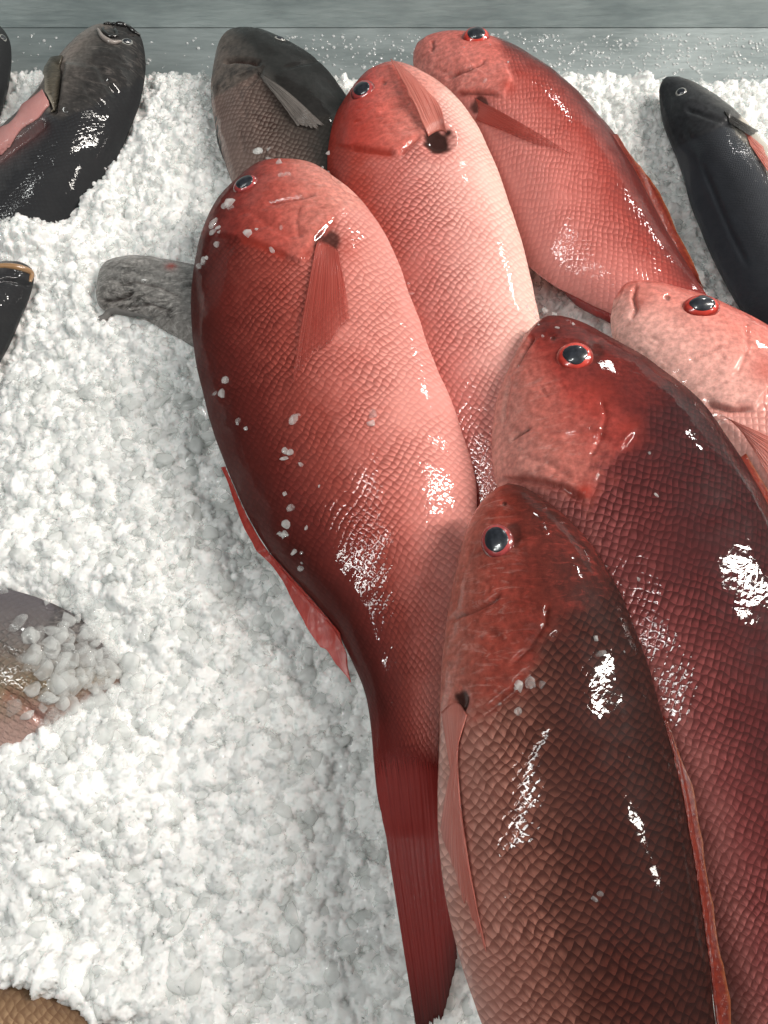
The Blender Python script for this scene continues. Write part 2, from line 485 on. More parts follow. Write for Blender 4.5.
        e = P - N * R * sink + R * (v[:, :1] * X * 1.0 + v[:, 1:2] * Y * asp + v[:, 2:] * N * dome)
        o = mesh_obj('eye', e, f, iris, s.root, {'rest': v})
        # pupil: a cap seated on the dome, proud of it
        rad = np.hypot(v[:, 0], v[:, 1])
        rho = np.minimum(rad, 1) * (rp / r)
        cap = dome * R * np.sqrt(1 - rho ** 2) + 0.05 * R * np.sqrt(np.maximum(0, 1 - rad ** 2)) + 0.012 * R
        pz = np.where(v[:, 2] > -0.01, cap, 0.0) - R * sink
        wob = 1 + 0.08 * vnoise(v * 1.0 + rng.uniform(0, 9), 1.6, 2)
        p = P + Rp * wob[:, None] * (v[:, :1] * X + v[:, 1:2] * Y * asp) + pz[:, None] * N
        mesh_obj('pupil', p, f, pupil, o, {'rest': v})
        return o

    def fin(s, name, root, tip, mat, lift=(0.0005, 0.002), nr=90, nb=40, rays=16, thick=0.0007, ragged=0.05, arch=0.0, sag=None, label=None):
        A = catmull(np.array(root, float), nr); T = catmull(np.array(tip, float), nr)
        a = np.linspace(0, 1, nr)
        b = np.linspace(0, 1, nb)
        rag = 1 - ragged * (np.abs(np.sin(a * rays * np.pi)) ** .6 * .35 + 1.3 * np.interp(a, np.linspace(0, 1, rays * 2), rng.random(rays * 2)))
        bb = b[None, :] * rag[:, None]
        px = A[:, None] * (1 - bb[..., None]) + T[:, None] * bb[..., None]
        lf = lift[0] + (lift[1] - lift[0]) * bb + arch * np.sin(np.pi * np.clip(bb, 0, 1))
        lf = lf + 0.0004 * (np.interp(a, np.linspace(0, 1, rays * 3), rng.random(rays * 3)) - .5)[:, None] * np.minimum(1, bb * 4)
        P, N = s.at(px.reshape(-1, 2), lf.ravel())
        if sag is not None:
            P[:, 2] += sag(P)
        # smooth the sheet a little
        G = P.reshape(nr, nb, 3)
        for _ in range(2):
            G[:, 1:-1] = G[:, 1:-1] * .5 + .25 * (G[:, 2:] + G[:, :-2])
        P = G.reshape(-1, 3)
        th = (thick * (1 - 0.6 * bb)).ravel()[:, None]
        lo = P - N * th
        n = nr * nb
        f = grid_faces(nr, nb)
        idx = np.arange(n).reshape(nr, nb)
        loop = np.concatenate([idx[0, :-1], idx[:-1, -1], idx[-1, :0:-1], idx[:0:-1, 0]])
        nxt = np.roll(loop, -1)
        rim = np.stack([loop, nxt, nxt + n, loop + n], 1)
        e1 = P[f[5, 1]] - P[f[5, 0]]; e2 = P[f[5, 2]] - P[f[5, 0]]
        F = [f, f[:, ::-1] + n, rim[:, ::-1]]
        if np.cross(e1, e2) @ N[f[5, 0]] < 0: F = [f[:, ::-1], f + n, rim]
        fuv = np.stack([np.repeat(a, nb), np.tile(b, nr), np.zeros(n)], 1)
        V = np.vstack([P, lo])
        o = mesh_obj(name, V, F, mat, s.root, {'fuv': np.vstack([fuv, fuv]), 'rest': V})
        if label: o['label'] = label
        return o

# ------------------------------------------------------------------ materials
def simple(name, col, rough, coat=0.0, metal=0.0):
    m, nt, b = new_mat(name)
    b.inputs['Base Color'].default_value = (*col, 1); b.inputs['Roughness'].default_value = rough
    b.inputs['Coat Weight'].default_value = coat; b.inputs['Coat Roughness'].default_value = 0.03; b.inputs['Metallic'].default_value = metal
    return m

def iris_mat(name, c_in, c_out):
    m, nt, B = new_mat(name)
    r = nt.attr('rest').outputs['Vector']
    s = nt.new('ShaderNodeSeparateXYZ'); nt.put(s.inputs[0], r)
    nz = nt.noise(r, 3.0, 4).outputs[0]
    f = nt.m('ADD', s.outputs[2], nt.m('MULTIPLY', nt.m('SUBTRACT', nz, .5), 0.5))
    c = nt.ramp(f, [(0.15, c_out), (0.45, tuple(x * .55 for x in c_in)), (0.62, c_in), (0.9, tuple(min(1, x * 1.3) for x in c_in))])
    nt.put(B.inputs['Base Color'], c); B.inputs['Roughness'].default_value = 0.25
    B.inputs['Coat Weight'].default_value = 1; B.inputs['Coat Roughness'].default_value = 0.04
    nt.put(B.inputs['Coat Normal'], nt.bump(nt.noise(r, 3, 2).outputs[0], 0.0002))
    return m

def pupil_mat(name):
    m, nt, B = new_mat(name)
    r = nt.attr('rest').outputs['Vector']
    nz = nt.noise(r, 2.2, 4).outputs[0]
    c = nt.ramp(nz, [(0.35, (0.008, 0.010, 0.014)), (0.7, (0.030, 0.035, 0.046))])
    nt.put(B.inputs['Base Color'], c); B.inputs['Roughness'].default_value = 0.3
    B.inputs['Coat Weight'].default_value = 1; B.inputs['Coat Roughness'].default_value = 0.03
    nt.put(B.inputs['Coat Normal'], nt.bump(nt.noise(r, 2.5, 2).outputs[0], 0.00022))
    return m

IRIS = iris_mat('red_iris', (0.55, 0.05, 0.035), (0.25, 0.05, 0.04))
IRIS_DK = iris_mat('dark_red_iris', (0.36, 0.05, 0.05), (0.12, 0.025, 0.02))
IRIS_GR = iris_mat('grey_iris', (0.32, 0.32, 0.3), (0.05, 0.05, 0.05))
PUPIL = pupil_mat('clouded_pupil')

RED_FIN = fin_mat('red_fin_membrane', (0.36, 0.045, 0.035), (0.54, 0.13, 0.10), see=0.75, root=0.06)
BRIGHT_FIN = fin_mat('bright_red_fin', (0.42, 0.03, 0.025), (0.60, 0.085, 0.06), see=0.1)
DEEP_FIN = fin_mat('deep_red_fin', (0.20, 0.016, 0.014), (0.30, 0.034, 0.028), tip=(0.07, 0.014, 0.012), rays=19, trans=0.06, see=0.0, root=0.16, coat=0.12, rough=0.62)
PINK_FIN = fin_mat('pink_fin_membrane', (0.55, 0.13, 0.10), (0.75, 0.30, 0.24))
ORANGE_FIN = fin_mat('orange_edged_fin', (0.13, 0.013, 0.010), (0.30, 0.045, 0.024), tip=(0.36, 0.10, 0.035), rays=31, see=0.15)
FLAP = fin_mat('gill_flap', (0.05, 0.045, 0.035), (0.15, 0.13, 0.10), tip=(0.30, 0.27, 0.22), rays=3, see=0.0)
DARK_FIN = fin_mat('black_fin_membrane', (0.02, 0.02, 0.022), (0.09, 0.085, 0.08))
GREY_FIN = fin_mat('grey_fin_membrane', (0.10, 0.09, 0.085), (0.28, 0.25, 0.23))

# RED_FIN and the others share one membrane shader
HEADR = [(0.0, (0.24, 0.025, 0.018)), (0.25, (0.50, 0.06, 0.045)), (0.5, (0.58, 0.15, 0.12)), (0.8, (0.72, 0.30, 0.25)), (1, (0.78, 0.42, 0.36))]
HEADA = [(0, (0.09, 0.011, 0.009)), (0.2, (0.22, 0.027, 0.021)), (0.42, (0.42, 0.085, 0.066)), (0.7, (0.58, 0.20, 0.16)), (1, (0.68, 0.32, 0.27))]
M_A = skin_mat('snapper_skin_flank', [(0.0, (0.07, 0.009, 0.007)), (0.22, (0.15, 0.021, 0.016)), (0.42, (0.29, 0.056, 0.042)), (0.58, (0.48, 0.14, 0.115)), (0.78, (0.62, 0.245, 0.21)), (1, (0.68, 0.30, 0.265))], HEADA, contrast=0.88)
M_B = skin_mat('snapper_skin_pale', [(0.0, (0.26, 0.03, 0.022)), (0.25, (0.42, 0.075, 0.055)), (0.5, (0.58, 0.19, 0.165)), (0.75, (0.70, 0.34, 0.30)), (1, (0.80, 0.52, 0.45))], HEADR, contrast=0.85)
M_C = skin_mat('snapper_skin_red_back', [(0.0, (0.055, 0.008, 0.007)), (0.16, (0.12, 0.016, 0.013)), (0.36, (0.32, 0.055, 0.043)), (0.65, (0.56, 0.175, 0.15)), (1, (0.66, 0.27, 0.24))], [(0, (0.45, 0.07, 0.055)), (0.4, (0.62, 0.17, 0.14)), (1, (0.68, 0.26, 0.22))], contrast=0.6)
M_D = skin_mat('snapper_skin_pink_head', [(0.0, (0.40, 0.07, 0.055)), (0.4, (0.62, 0.22, 0.18)), (1, (0.76, 0.45, 0.40))], [(0, (0.50, 0.10, 0.08)), (0.3, (0.64, 0.22, 0.18)), (0.6, (0.72, 0.36, 0.31)), (1, (0.78, 0.48, 0.42))], mottamt=0.25)
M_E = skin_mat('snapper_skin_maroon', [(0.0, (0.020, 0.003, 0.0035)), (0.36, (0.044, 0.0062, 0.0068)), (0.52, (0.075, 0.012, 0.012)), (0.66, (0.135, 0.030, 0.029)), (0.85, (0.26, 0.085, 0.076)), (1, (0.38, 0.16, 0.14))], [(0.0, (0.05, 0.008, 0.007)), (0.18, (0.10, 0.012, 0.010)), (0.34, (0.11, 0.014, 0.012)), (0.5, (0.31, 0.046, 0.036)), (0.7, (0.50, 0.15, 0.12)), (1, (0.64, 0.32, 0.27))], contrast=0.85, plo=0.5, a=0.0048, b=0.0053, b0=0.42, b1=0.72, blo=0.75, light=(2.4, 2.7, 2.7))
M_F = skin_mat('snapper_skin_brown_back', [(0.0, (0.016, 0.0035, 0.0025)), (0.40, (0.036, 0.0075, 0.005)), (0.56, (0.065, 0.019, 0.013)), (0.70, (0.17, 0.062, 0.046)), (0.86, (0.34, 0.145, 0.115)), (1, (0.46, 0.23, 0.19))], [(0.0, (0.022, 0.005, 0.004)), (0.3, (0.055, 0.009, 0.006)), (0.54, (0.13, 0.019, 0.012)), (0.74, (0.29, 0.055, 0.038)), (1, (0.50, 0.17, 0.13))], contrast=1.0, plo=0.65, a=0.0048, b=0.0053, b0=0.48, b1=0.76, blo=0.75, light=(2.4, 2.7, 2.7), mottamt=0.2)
M_G = skin_mat('dark_bream_skin', [(0.0, (0.010, 0.010, 0.010)), (0.35, (0.02, 0.019, 0.017)), (0.55, (0.075, 0.058, 0.050)), (1, (0.28, 0.20, 0.175))], [(0.0, (0.010, 0.010, 0.010)), (0.45, (0.018, 0.017, 0.016)), (0.65, (0.08, 0.068, 0.06)), (1, (0.27, 0.21, 0.18))], palec=(0.3, 0.23, 0.2), mott=(0.015, 0.013, 0.013), mottamt=0.9, contrast=1.0, b0=0.3, b1=0.6, light=(1.7, 1.7, 1.7), a=0.004, b=0.005, sss=0.0, coat=1.0, tailc=(0.02, 0.019, 0.018))
M_H = skin_mat('black_skin', [(0.0, (0.02, 0.021, 0.023)), (0.4, (0.022, 0.023, 0.026)), (0.6, (0.06, 0.061, 0.064)), (0.8, (0.17, 0.165, 0.16)), (1, (0.34, 0.29, 0.28))], [(0.0, (0.02, 0.02, 0.021)), (0.4, (0.035, 0.033, 0.032)), (0.62, (0.13, 0.115, 0.105)), (0.8, (0.28, 0.235, 0.21)), (1, (0.42, 0.33, 0.29))], palec=(0.16, 0.14, 0.13), mott=(0.02, 0.02, 0.02), mottamt=0.6, palea=0.5, contrast=0.35, a=0.003, b=0.0035, bumpd=0.0003, sss=0.0, coat=1.0, tailc=(0.02, 0.02, 0.022))
M_K = skin_mat('grey_wrinkled_skin', [(0.0, (0.16, 0.155, 0.15)), (0.5, (0.13, 0.125, 0.12)), (1, (0.10, 0.10, 0.10))], [(0.0, (0.26, 0.25, 0.24)), (0.5, (0.24, 0.235, 0.225)), (1, (0.30, 0.28, 0.265))], palec=(0.48, 0.46, 0.44), mott=(0.035, 0.033, 0.03), mottamt=0.9, contrast=0.3, headbump=0.0012, palea=0.9, darka=0.9, sss=0.0, bumpd=0.0014, tailc=(0.14, 0.13, 0.125))
M_L = skin_mat('blue_black_skin', [(0.0, (0.03, 0.034, 0.042)), (0.25, (0.018, 0.020, 0.025)), (0.45, (0.035, 0.039, 0.046)), (0.55, (0.06, 0.062, 0.066)), (0.66, (0.38, 0.35, 0.30)), (1, (0.60, 0.55, 0.47))], [(0.0, (0.02, 0.022, 0.026)), (0.55, (0.03, 0.031, 0.034)), (0.8, (0.12, 0.115, 0.11)), (1, (0.3, 0.28, 0.25))], palec=(0.16, 0.14, 0.13), mott=(0.02, 0.02, 0.02), contrast=0.15, a=0.002, b=0.0025, bumpd=0.0004, sss=0.0, coat=1.0, tailc=(0.022, 0.024, 0.028))
M_M = skin_mat('brown_scaly_skin', [(0.0, (0.10, 0.055, 0.03)), (0.3, (0.30, 0.19, 0.11)), (1, (0.45, 0.32, 0.22))], [(0.0, (0.2, 0.1, 0.06)), (1, (0.4, 0.3, 0.2))], contrast=1.0, a=0.0045, b=0.0055, sss=0.0, bumpd=0.0016, tailc=(0.2, 0.13, 0.08))
M_N = skin_mat('grey_mauve_skin', [(0.0, (0.10, 0.09, 0.10)), (0.35, (0.15, 0.135, 0.13)), (0.62, (0.20, 0.15, 0.10)), (0.8, (0.30, 0.20, 0.17)), (1, (0.4, 0.27, 0.24))], [(0.0, (0.09, 0.085, 0.09)), (0.4, (0.20, 0.18, 0.17)), (0.65, (0.20, 0.15, 0.09)), (0.8, (0.30, 0.20, 0.17)), (1, (0.38, 0.26, 0.23))], palec=(0.4, 0.36, 0.33), mott=(0.05, 0.035, 0.025), mottamt=0.7, palea=0.7, darka=0.9, headbump=0.001, contrast=0.3, sss=0.0, bumpd=0.0014, tailc=(0.14, 0.13, 0.125))

SNAP = 'red snappers piled on the ice'
# ---- the snapper that lies across the middle
A = Fish('red_snapper', 'large pink snapper across the middle, ice crumbs on its flank, dark red tail showing', 'fish', SNAP, [
    (283, 160, 283, 160), (258, 164, 310, 163), (235, 181, 340, 180), (212, 210, 368, 207), (197, 250, 397, 248), (191, 300, 418, 300),
    (194, 350, 434, 350), (204, 400, 450, 395), (218, 443, 463, 437), (237, 492, 475, 480), (264, 545, 476, 530), (301, 588, 466, 580),
    (336, 630, 455, 630), (358, 675, 446, 680), (371, 725, 440, 730), (377, 790, 438, 790), (385, 825, 440, 825)], (330, 400), 0.051, 0.20, 0.09, 0.046, M_A)
A.headline([(190, 236), (235, 238), (270, 250), (302, 261), (316, 240), (338, 215), (365, 207), (400, 200)])
A.plate([(200, 232), (235, 238), (270, 250), (302, 262), (318, 240), (340, 215), (362, 198)], 0.0022, 40)
A.crease([(264, 204), (285, 200), (305, 197), (318, 193)], 2.2, 0.0022, line=0.5)
A.crease([(300, 262), (316, 240), (338, 216)], 2.5, 0.0020, red=0.5, line=0.35)
A.crease([(238, 238), (262, 246), (290, 257)], 2.0, 0.0012, red=0.9)
A.crease([(250, 212), (270, 226), (290, 236), (310, 232)], 4, 0.001, red=0.15)
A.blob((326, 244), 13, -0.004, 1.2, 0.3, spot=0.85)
A.crease([(300, 205), (296, 222), (300, 240)], 2.0, 0.0010)
A.crease([(330, 172), (345, 188), (362, 197)], 2.0, 0.0014)
A.blob((345, 250), 16, 0.002, red=0.5)
A.blob((247, 184), 16, -0.0015)
A.pig = A.pig - 0.05 - 0.20 * sstep(0.45, 0.85, A.a) * (1 - 0.4 * A.pig)
A.wrinkles((285, 222), (22, 9), -0.35, 14)
A.wrinkles((335, 190), (14, 7), -0.6, 6)
A.finish()
A.eye((246, 185), 14, 9.5, IRIS_DK, PUPIL, asp=0.75, ang=0.35, dome=0.55)
A.fin('pectoral_fin', [(317, 240), (322, 241), (330, 244), (338, 250)], [(291, 392), (306, 368), (328, 348), (350, 322)], RED_FIN, lift=(0.0015, 0.0012), rays=14, arch=0.002)
A.fin('pelvic_fin', [(412, 280), (420, 292), (429, 306)], [(430, 334), (437, 338), (441, 334)], PINK_FIN, lift=(0.001, 0.005), rays=8)
A.fin('dorsal_fin', [(226, 466), (256, 532), (283, 566), (312, 598), (341, 632)], [(221, 468), (250, 541), (279, 577), (314, 641), (352, 686)], BRIGHT_FIN, lift=(0.0015, 0.001), rays=10, ragged=0.12, label='bright red dorsal fin on the ice')
A.fin('tail_fin', [(372, 742), (393, 734), (418, 734), (440, 744)], [(418, 1036), (430, 1030), (444, 1016), (458, 962)], DEEP_FIN, lift=(0.0007, 0.002), nb=60, rays=18, ragged=0.022, thick=0.0012, arch=0.0012)

# ---- behind it, head up, with the black fin pit
B_ = Fish('red_snapper', 'pale snapper with round black pit below a pectoral fin folded over its head', 'fish', SNAP, [
    (393, 63, 393, 63), (368, 72, 420, 71), (347, 95, 450, 92), (331, 125, 474, 120), (322, 160, 490, 152), (325, 210, 508, 200), (335, 260, 526, 255),
    (350, 310, 537, 307), (368, 360, 545, 355), (390, 410, 548, 405), (415, 460, 546, 450), (445, 510, 540, 500), (470, 560, 535, 550), (490, 610, 530, 600)],
    (430, 230), 0.050, 0.20, 0.06, 0.040, M_B)
B_.headline([(310, 142), (345, 146), (362, 150), (399, 155), (422, 135), (430, 110), (445, 85), (455, 75)])
B_.plate([(335, 145), (362, 150), (399, 155), (418, 137)], 0.0018, 35)
B_.crease([(399, 155), (408, 146), (422, 135)], 2.5, 0.002, red=0.5, line=0.4)
B_.crease([(350, 149), (375, 152), (397, 154)], 2.5, 0.001, red=0.9)
B_.crease([(378, 112), (395, 106), (412, 102)], 3, 0.0012)
B_.blob((438, 141), 15, -0.006, 0.95, spot=1.0, hard=4)
B_.blob((438, 141), 22, 0.0028, red=0.45, hard=4)
B_.blob((350, 130), 26, 0.0, red=0.55)
B_.blob((384, 82), 2.4, -0.0012, spot=0.5)
B_.wrinkles((385, 120), (16, 12), -0.35, 14)
B_.finish()
B_.eye((363, 91), 13, 8.6, IRIS_DK, PUPIL, asp=0.92, dome=0.5)
B_.fin('pectoral_fin', [(428, 137), (434, 133), (441, 131), (447, 133)], [(389, 60), (398, 66), (412, 78), (430, 98)], PINK_FIN, lift=(0.001, 0.003), rays=12, arch=0.006)
B_.fin('tail_fin', [(488, 600), (505, 600), (532, 600)], [(480, 720), (508, 690), (560, 710)], DEEP_FIN, rays=16)

# ---- far right
C = Fish('red_snapper', 'farthest red snapper, nose at the wet steel, with dark wet back', 'fish', SNAP, [
    (413, 52, 413, 52), (422, 41, 414, 68), (445, 35, 424, 88), (480, 38, 440, 112), (515, 50, 458, 140), (548, 71, 474, 168), (580, 97, 490, 200),
    (608, 128, 508, 234), (630, 162, 526, 264), (650, 198, 552, 284), (668, 232, 582, 300), (686, 262, 614, 316), (704, 290, 646, 332), (722, 318, 680, 350)],
    (540, 160), 0.036, 0.10, 0.02, 0.042, M_C)
C.headline([(496, 36), (508, 62), (513, 82), (504, 98), (480, 95), (455, 95), (430, 105)])
C.plate([(503, 60), (511, 78), (504, 98), (480, 95), (452, 95)], 0.002, 30)
C.crease([(455, 94), (480, 93), (500, 96)], 1.8, 0.0022, red=0.5, line=0.6)
C.crease([(444, 80), (456, 74), (470, 69), (487, 60)], 1.6, 0.0022, line=0.6)
C.crease([(432, 40), (433, 47), (430, 52)], 1.6, 0.0012, line=0.4)
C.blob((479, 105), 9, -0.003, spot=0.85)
C.blob((508, 88), 9, 0, red=0.7)
C.wrinkles((474, 80), (14, 7), -0.4, 9, 16)
C.wrinkles((450, 84), (10, 8), 0.1, 4, 14)
C.finish()
C.eye((476, 37), 14, 9, IRIS, PUPIL, asp=0.8, dome=0.6, tiltcam=0.4)
C.fin('pectoral_fin', [(474, 97), (477, 104), (478, 112), (476, 120)], [(574, 157), (560, 152), (540, 147), (520, 139)], RED_FIN, lift=(0.002, 0.001), rays=14, arch=0.002)
C.fin('dorsal_fin', [(612, 134), (632, 166), (652, 202), (672, 238), (694, 274)], [(616, 136), (642, 168), (660, 194), (681, 238), (708, 292)], ORANGE_FIN, lift=(0, 0.002), rays=8, ragged=0.16)
C.fin('anal_fin', [(536, 270), (560, 287), (590, 303), (618, 316)], [(532, 272), (560, 293), (592, 312), (622, 326)], DEEP_FIN, lift=(0.0, -0.004), rays=10)
C.fin('tail_fin', [(724, 316), (705, 332), (678, 350)], [(800, 395), (772, 405), (745, 425)], DEEP_FIN, rays=14, lift=(0, -.01))

# ---- right edge, pale head
D = Fish('red_snapper', 'pale pink snapper head at the right edge with a large red ringed eye', 'fish', SNAP, [
    (614, 300, 614, 300), (628, 283, 611, 322), (655, 283, 616, 350), (692, 294, 636, 388), (735, 311, 660, 430), (780, 336, 690, 475), (830, 372, 730, 520),
    (880, 417, 782, 560), (925, 467, 840, 590), (960, 520, 895, 610), (985, 575, 945, 625)], (720, 380), 0.064, -0.05, 0.05, 0.040, M_D, nu=300)
D.headline([(790, 300), (775, 350), (765, 385), (757, 408), (735, 412), (705, 404), (680, 420)])
D.plate([(775, 350), (768, 390), (752, 410), (730, 410), (706, 402)], 0.0025, 40)
D.crease([(637, 283), (633, 296), (636, 308), (630, 320)], 2.2, 0.0025, line=0.35)
D.crease([(688, 362), (708, 352), (722, 345)], 2.0, 0.0014, line=0.4)
D.crease([(706, 404), (732, 411), (756, 409)], 2.5, 0.002, red=0.4, line=0.4)
D.crease([(745, 318), (748, 345), (738, 372), (715, 388)], 2.2, 0.0012)
D.blob((668, 298), 2.5, -0.001, spot=0.6)
D.blob((762, 370), 14, 0, red=0.6)
D.blob((640, 300), 10, 0, red=0.5)
D.blob((702, 307), 22, 0.0015)
D.wrinkles((700, 375), (30, 14), -0.25, 14)
D.wrinkles((650, 340), (14, 14), 0.5, 5)
D.finish()
D.eye((701, 307), 19, 12.5, IRIS, PUPIL, asp=0.72, ang=0.05, dome=0.55)
D.fin('pectoral_fin', [(718, 414), (726, 418), (734, 424), (742, 432)], [(830, 470), (825, 490), (812, 510), (795, 525)], PINK_FIN, lift=(0.002, 0.006), rays=12, arch=0.004)
D.fin('tail_fin', [(985, 570), (968, 600), (945, 628)], [(1100, 640), (1060, 660), (1040, 720)], DEEP_FIN, rays=14)

# ---- big maroon one on the right
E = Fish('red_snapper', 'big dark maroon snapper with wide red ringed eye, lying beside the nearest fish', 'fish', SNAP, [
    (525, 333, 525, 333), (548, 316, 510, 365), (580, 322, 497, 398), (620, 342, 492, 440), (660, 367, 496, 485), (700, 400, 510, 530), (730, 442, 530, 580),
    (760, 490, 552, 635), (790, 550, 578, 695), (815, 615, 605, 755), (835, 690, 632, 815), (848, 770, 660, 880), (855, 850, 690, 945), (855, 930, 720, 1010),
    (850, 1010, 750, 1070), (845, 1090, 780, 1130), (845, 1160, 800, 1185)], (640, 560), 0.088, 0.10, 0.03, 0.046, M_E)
E.headline([(690, 375), (662, 392), (642, 425), (622, 448), (600, 475), (586, 497), (560, 488), (530, 480), (480, 490)], soft=46)
E.plate([(640, 425), (622, 448), (600, 472), (586, 498), (563, 488), (530, 480), (500, 478)], 0.0026, 45)
E.crease([(497, 480), (528, 480), (563, 487), (584, 502)], 2.4, 0.0026, red=0.4, line=0.35)
E.crease([(509, 441), (520, 434), (532, 427)], 2.0, 0.0020, line=0.75)
E.crease([(534, 334), (524, 350), (514, 368)], 2.2, 0.0028, line=0.75)
E.crease([(560, 440), (590, 432), (612, 442)], 4, 0.0012)
E.crease([(520, 456), (545, 462), (575, 480)], 3, 0.0008)
E.crease([(600, 395), (606, 415), (600, 440), (588, 462)], 2.2, 0.0012)
E.crease([(511, 372), (505, 400), (503, 425)], 2.0, 0.0012)
E.blob((553, 338), 3, -0.0012, spot=0.7)
E.blob((585, 492), 10, 0, red=0.9)
E.blob((630, 430), 12, 0, red=0.5)
E.blob((575, 358), 26, 0.0014, hard=4)
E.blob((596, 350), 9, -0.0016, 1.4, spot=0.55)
E.blob((600, 395), 20, 0.0, red=0.35)
E.wrinkles((560, 440), (26, 18), -0.5, 18)
E.wrinkles((540, 405), (18, 22), 1.0, 8)
E.wrinkles((545, 470), (18, 6), 0.15, 6)
E.finish()
E.eye((575, 357), 18.5, 12, IRIS, PUPIL, asp=0.92, dome=0.5)
E.fin('pectoral_fin', [(545, 560), (560, 568), (570, 580)], [(600, 720), (620, 715), (635, 700)], RED_FIN, lift=(0.001, 0.001), rays=12)
E.fin('dorsal_fin', [(742, 456), (790, 545), (818, 615), (842, 700), (855, 800), (858, 900)], [(748, 452), (800, 540), (832, 610), (860, 700), (876, 800), (880, 930)], ORANGE_FIN, lift=(0, 0.0), rays=5, ragged=0.3)
E.fin('tail_fin', [(848, 1155), (825, 1170), (798, 1188)], [(890, 1320), (850, 1300), (800, 1330)], DEEP_FIN, rays=14)

# ---- nearest one
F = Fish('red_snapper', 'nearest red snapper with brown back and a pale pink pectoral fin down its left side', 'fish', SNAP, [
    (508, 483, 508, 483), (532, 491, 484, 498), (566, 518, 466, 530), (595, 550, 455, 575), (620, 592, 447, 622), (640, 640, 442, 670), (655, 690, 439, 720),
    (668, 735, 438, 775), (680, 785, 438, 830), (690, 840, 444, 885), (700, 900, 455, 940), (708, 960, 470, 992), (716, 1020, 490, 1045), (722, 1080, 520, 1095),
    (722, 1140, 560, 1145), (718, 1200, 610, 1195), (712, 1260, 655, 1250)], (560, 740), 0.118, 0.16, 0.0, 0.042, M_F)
F.headline([(640, 560), (610, 578), (575, 608), (548, 640), (532, 662), (515, 692), (482, 712), (430, 720)], soft=42)
F.plate([(560, 625), (545, 645), (534, 665), (515, 690), (485, 712), (462, 725)], 0.0022, 40)
F.crease([(447, 620), (470, 612), (490, 602), (502, 593)], 2.2, 0.0022, line=0.6)
F.crease([(466, 720), (488, 710), (512, 692), (530, 668)], 2.4, 0.0016, red=0.2, line=0.3)
F.crease([(445, 660), (460, 640), (485, 630), (505, 640)], 4, 0.0010)
F.crease([(548, 600), (545, 625), (528, 650), (508, 668)], 2.0, 0.0012)
F.blob((504, 503), 2.5, -0.0012, spot=0.7)
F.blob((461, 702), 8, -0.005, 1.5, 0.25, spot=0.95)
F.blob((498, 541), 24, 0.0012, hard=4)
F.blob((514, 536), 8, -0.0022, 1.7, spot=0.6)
F.wrinkles((485, 660), (18, 18), -0.6, 14)
F.wrinkles((470, 600), (10, 18), 1.3, 5)
F.finish()
F.eye((497, 541), 17, 11.5, IRIS_DK, PUPIL, asp=1.15, ang=0.25, dome=0.5)
F.fin('pectoral_fin', [(443, 712), (452, 704), (460, 704), (468, 715)], [(490, 962), (483, 945), (465, 905), (441, 835)], PINK_FIN, lift=(0.001, 0.001), nb=70, rays=12, arch=0.003)
F.fin('dorsal_fin', [(664, 716), (681, 785), (692, 845), (702, 905), (710, 965), (720, 1045)], [(668, 722), (692, 783), (708, 840), (720, 905), (728, 965), (740, 1045)], ORANGE_FIN, lift=(0.001, 0.002), rays=5, ragged=0.3)
F.fin('tail_fin', [(714, 1255), (685, 1252), (652, 1252)], [(740, 1420), (690, 1390), (640, 1430)], DEEP_FIN, rays=14)

# ---- dark fish round the edges
G = Fish('dark_fish', 'dark grey fish with blotched pinkish cheek, head up behind the two pink snappers', 'fish', None, [
    (228, 33, 228, 33), (262, 34, 217, 48), (295, 46, 211, 82), (322, 65, 213, 115), (346, 95, 221, 150), (362, 130, 234, 188), (375, 170, 254, 230),
    (388, 215, 280, 270), (400, 260, 310, 305), (408, 310, 345, 340)], (280, 110), 0.022, 0.05, 0.05, 0.034, M_G, nu=260, nv=160)
G.headline([(360, 90), (318, 128), (285, 100), (258, 74), (235, 85), (210, 100)], soft=4)
G.crease([(221, 62), (235, 60), (250, 61), (262, 65)], 1.8, 0.0030, line=0.9)
G.crease([(262, 66), (258, 76), (245, 86)], 2.0, 0.0020)
G.crease([(282, 68), (302, 63), (322, 60)], 1.8, 0.0012)
G.plate([(262, 70), (282, 92), (310, 120)], 0.0018, 25)
G.wrinkles((255, 110), (18, 22), 1.0, 8, 30, 0.0008)
G.finish()
G.eye((280, 39), 6, 4, IRIS_GR, PUPIL, asp=0.6)
G.fin('pectoral_fin', [(258, 72), (261, 76), (264, 82)], [(325, 128), (316, 132), (298, 128)], GREY_FIN, lift=(0.001, 0.002), rays=10, arch=0.003)
G.fin('pelvic_fin', [(216, 112), (219, 130), (225, 155)], [(213, 120), (216, 145), (229, 180)], DARK_FIN, lift=(0, 0), rays=6)
G.fin('tail_fin', [(408, 305), (380, 325), (345, 345)], [(470, 380), (440, 390), (400, 410)], DARK_FIN, lift=(0, -.01))

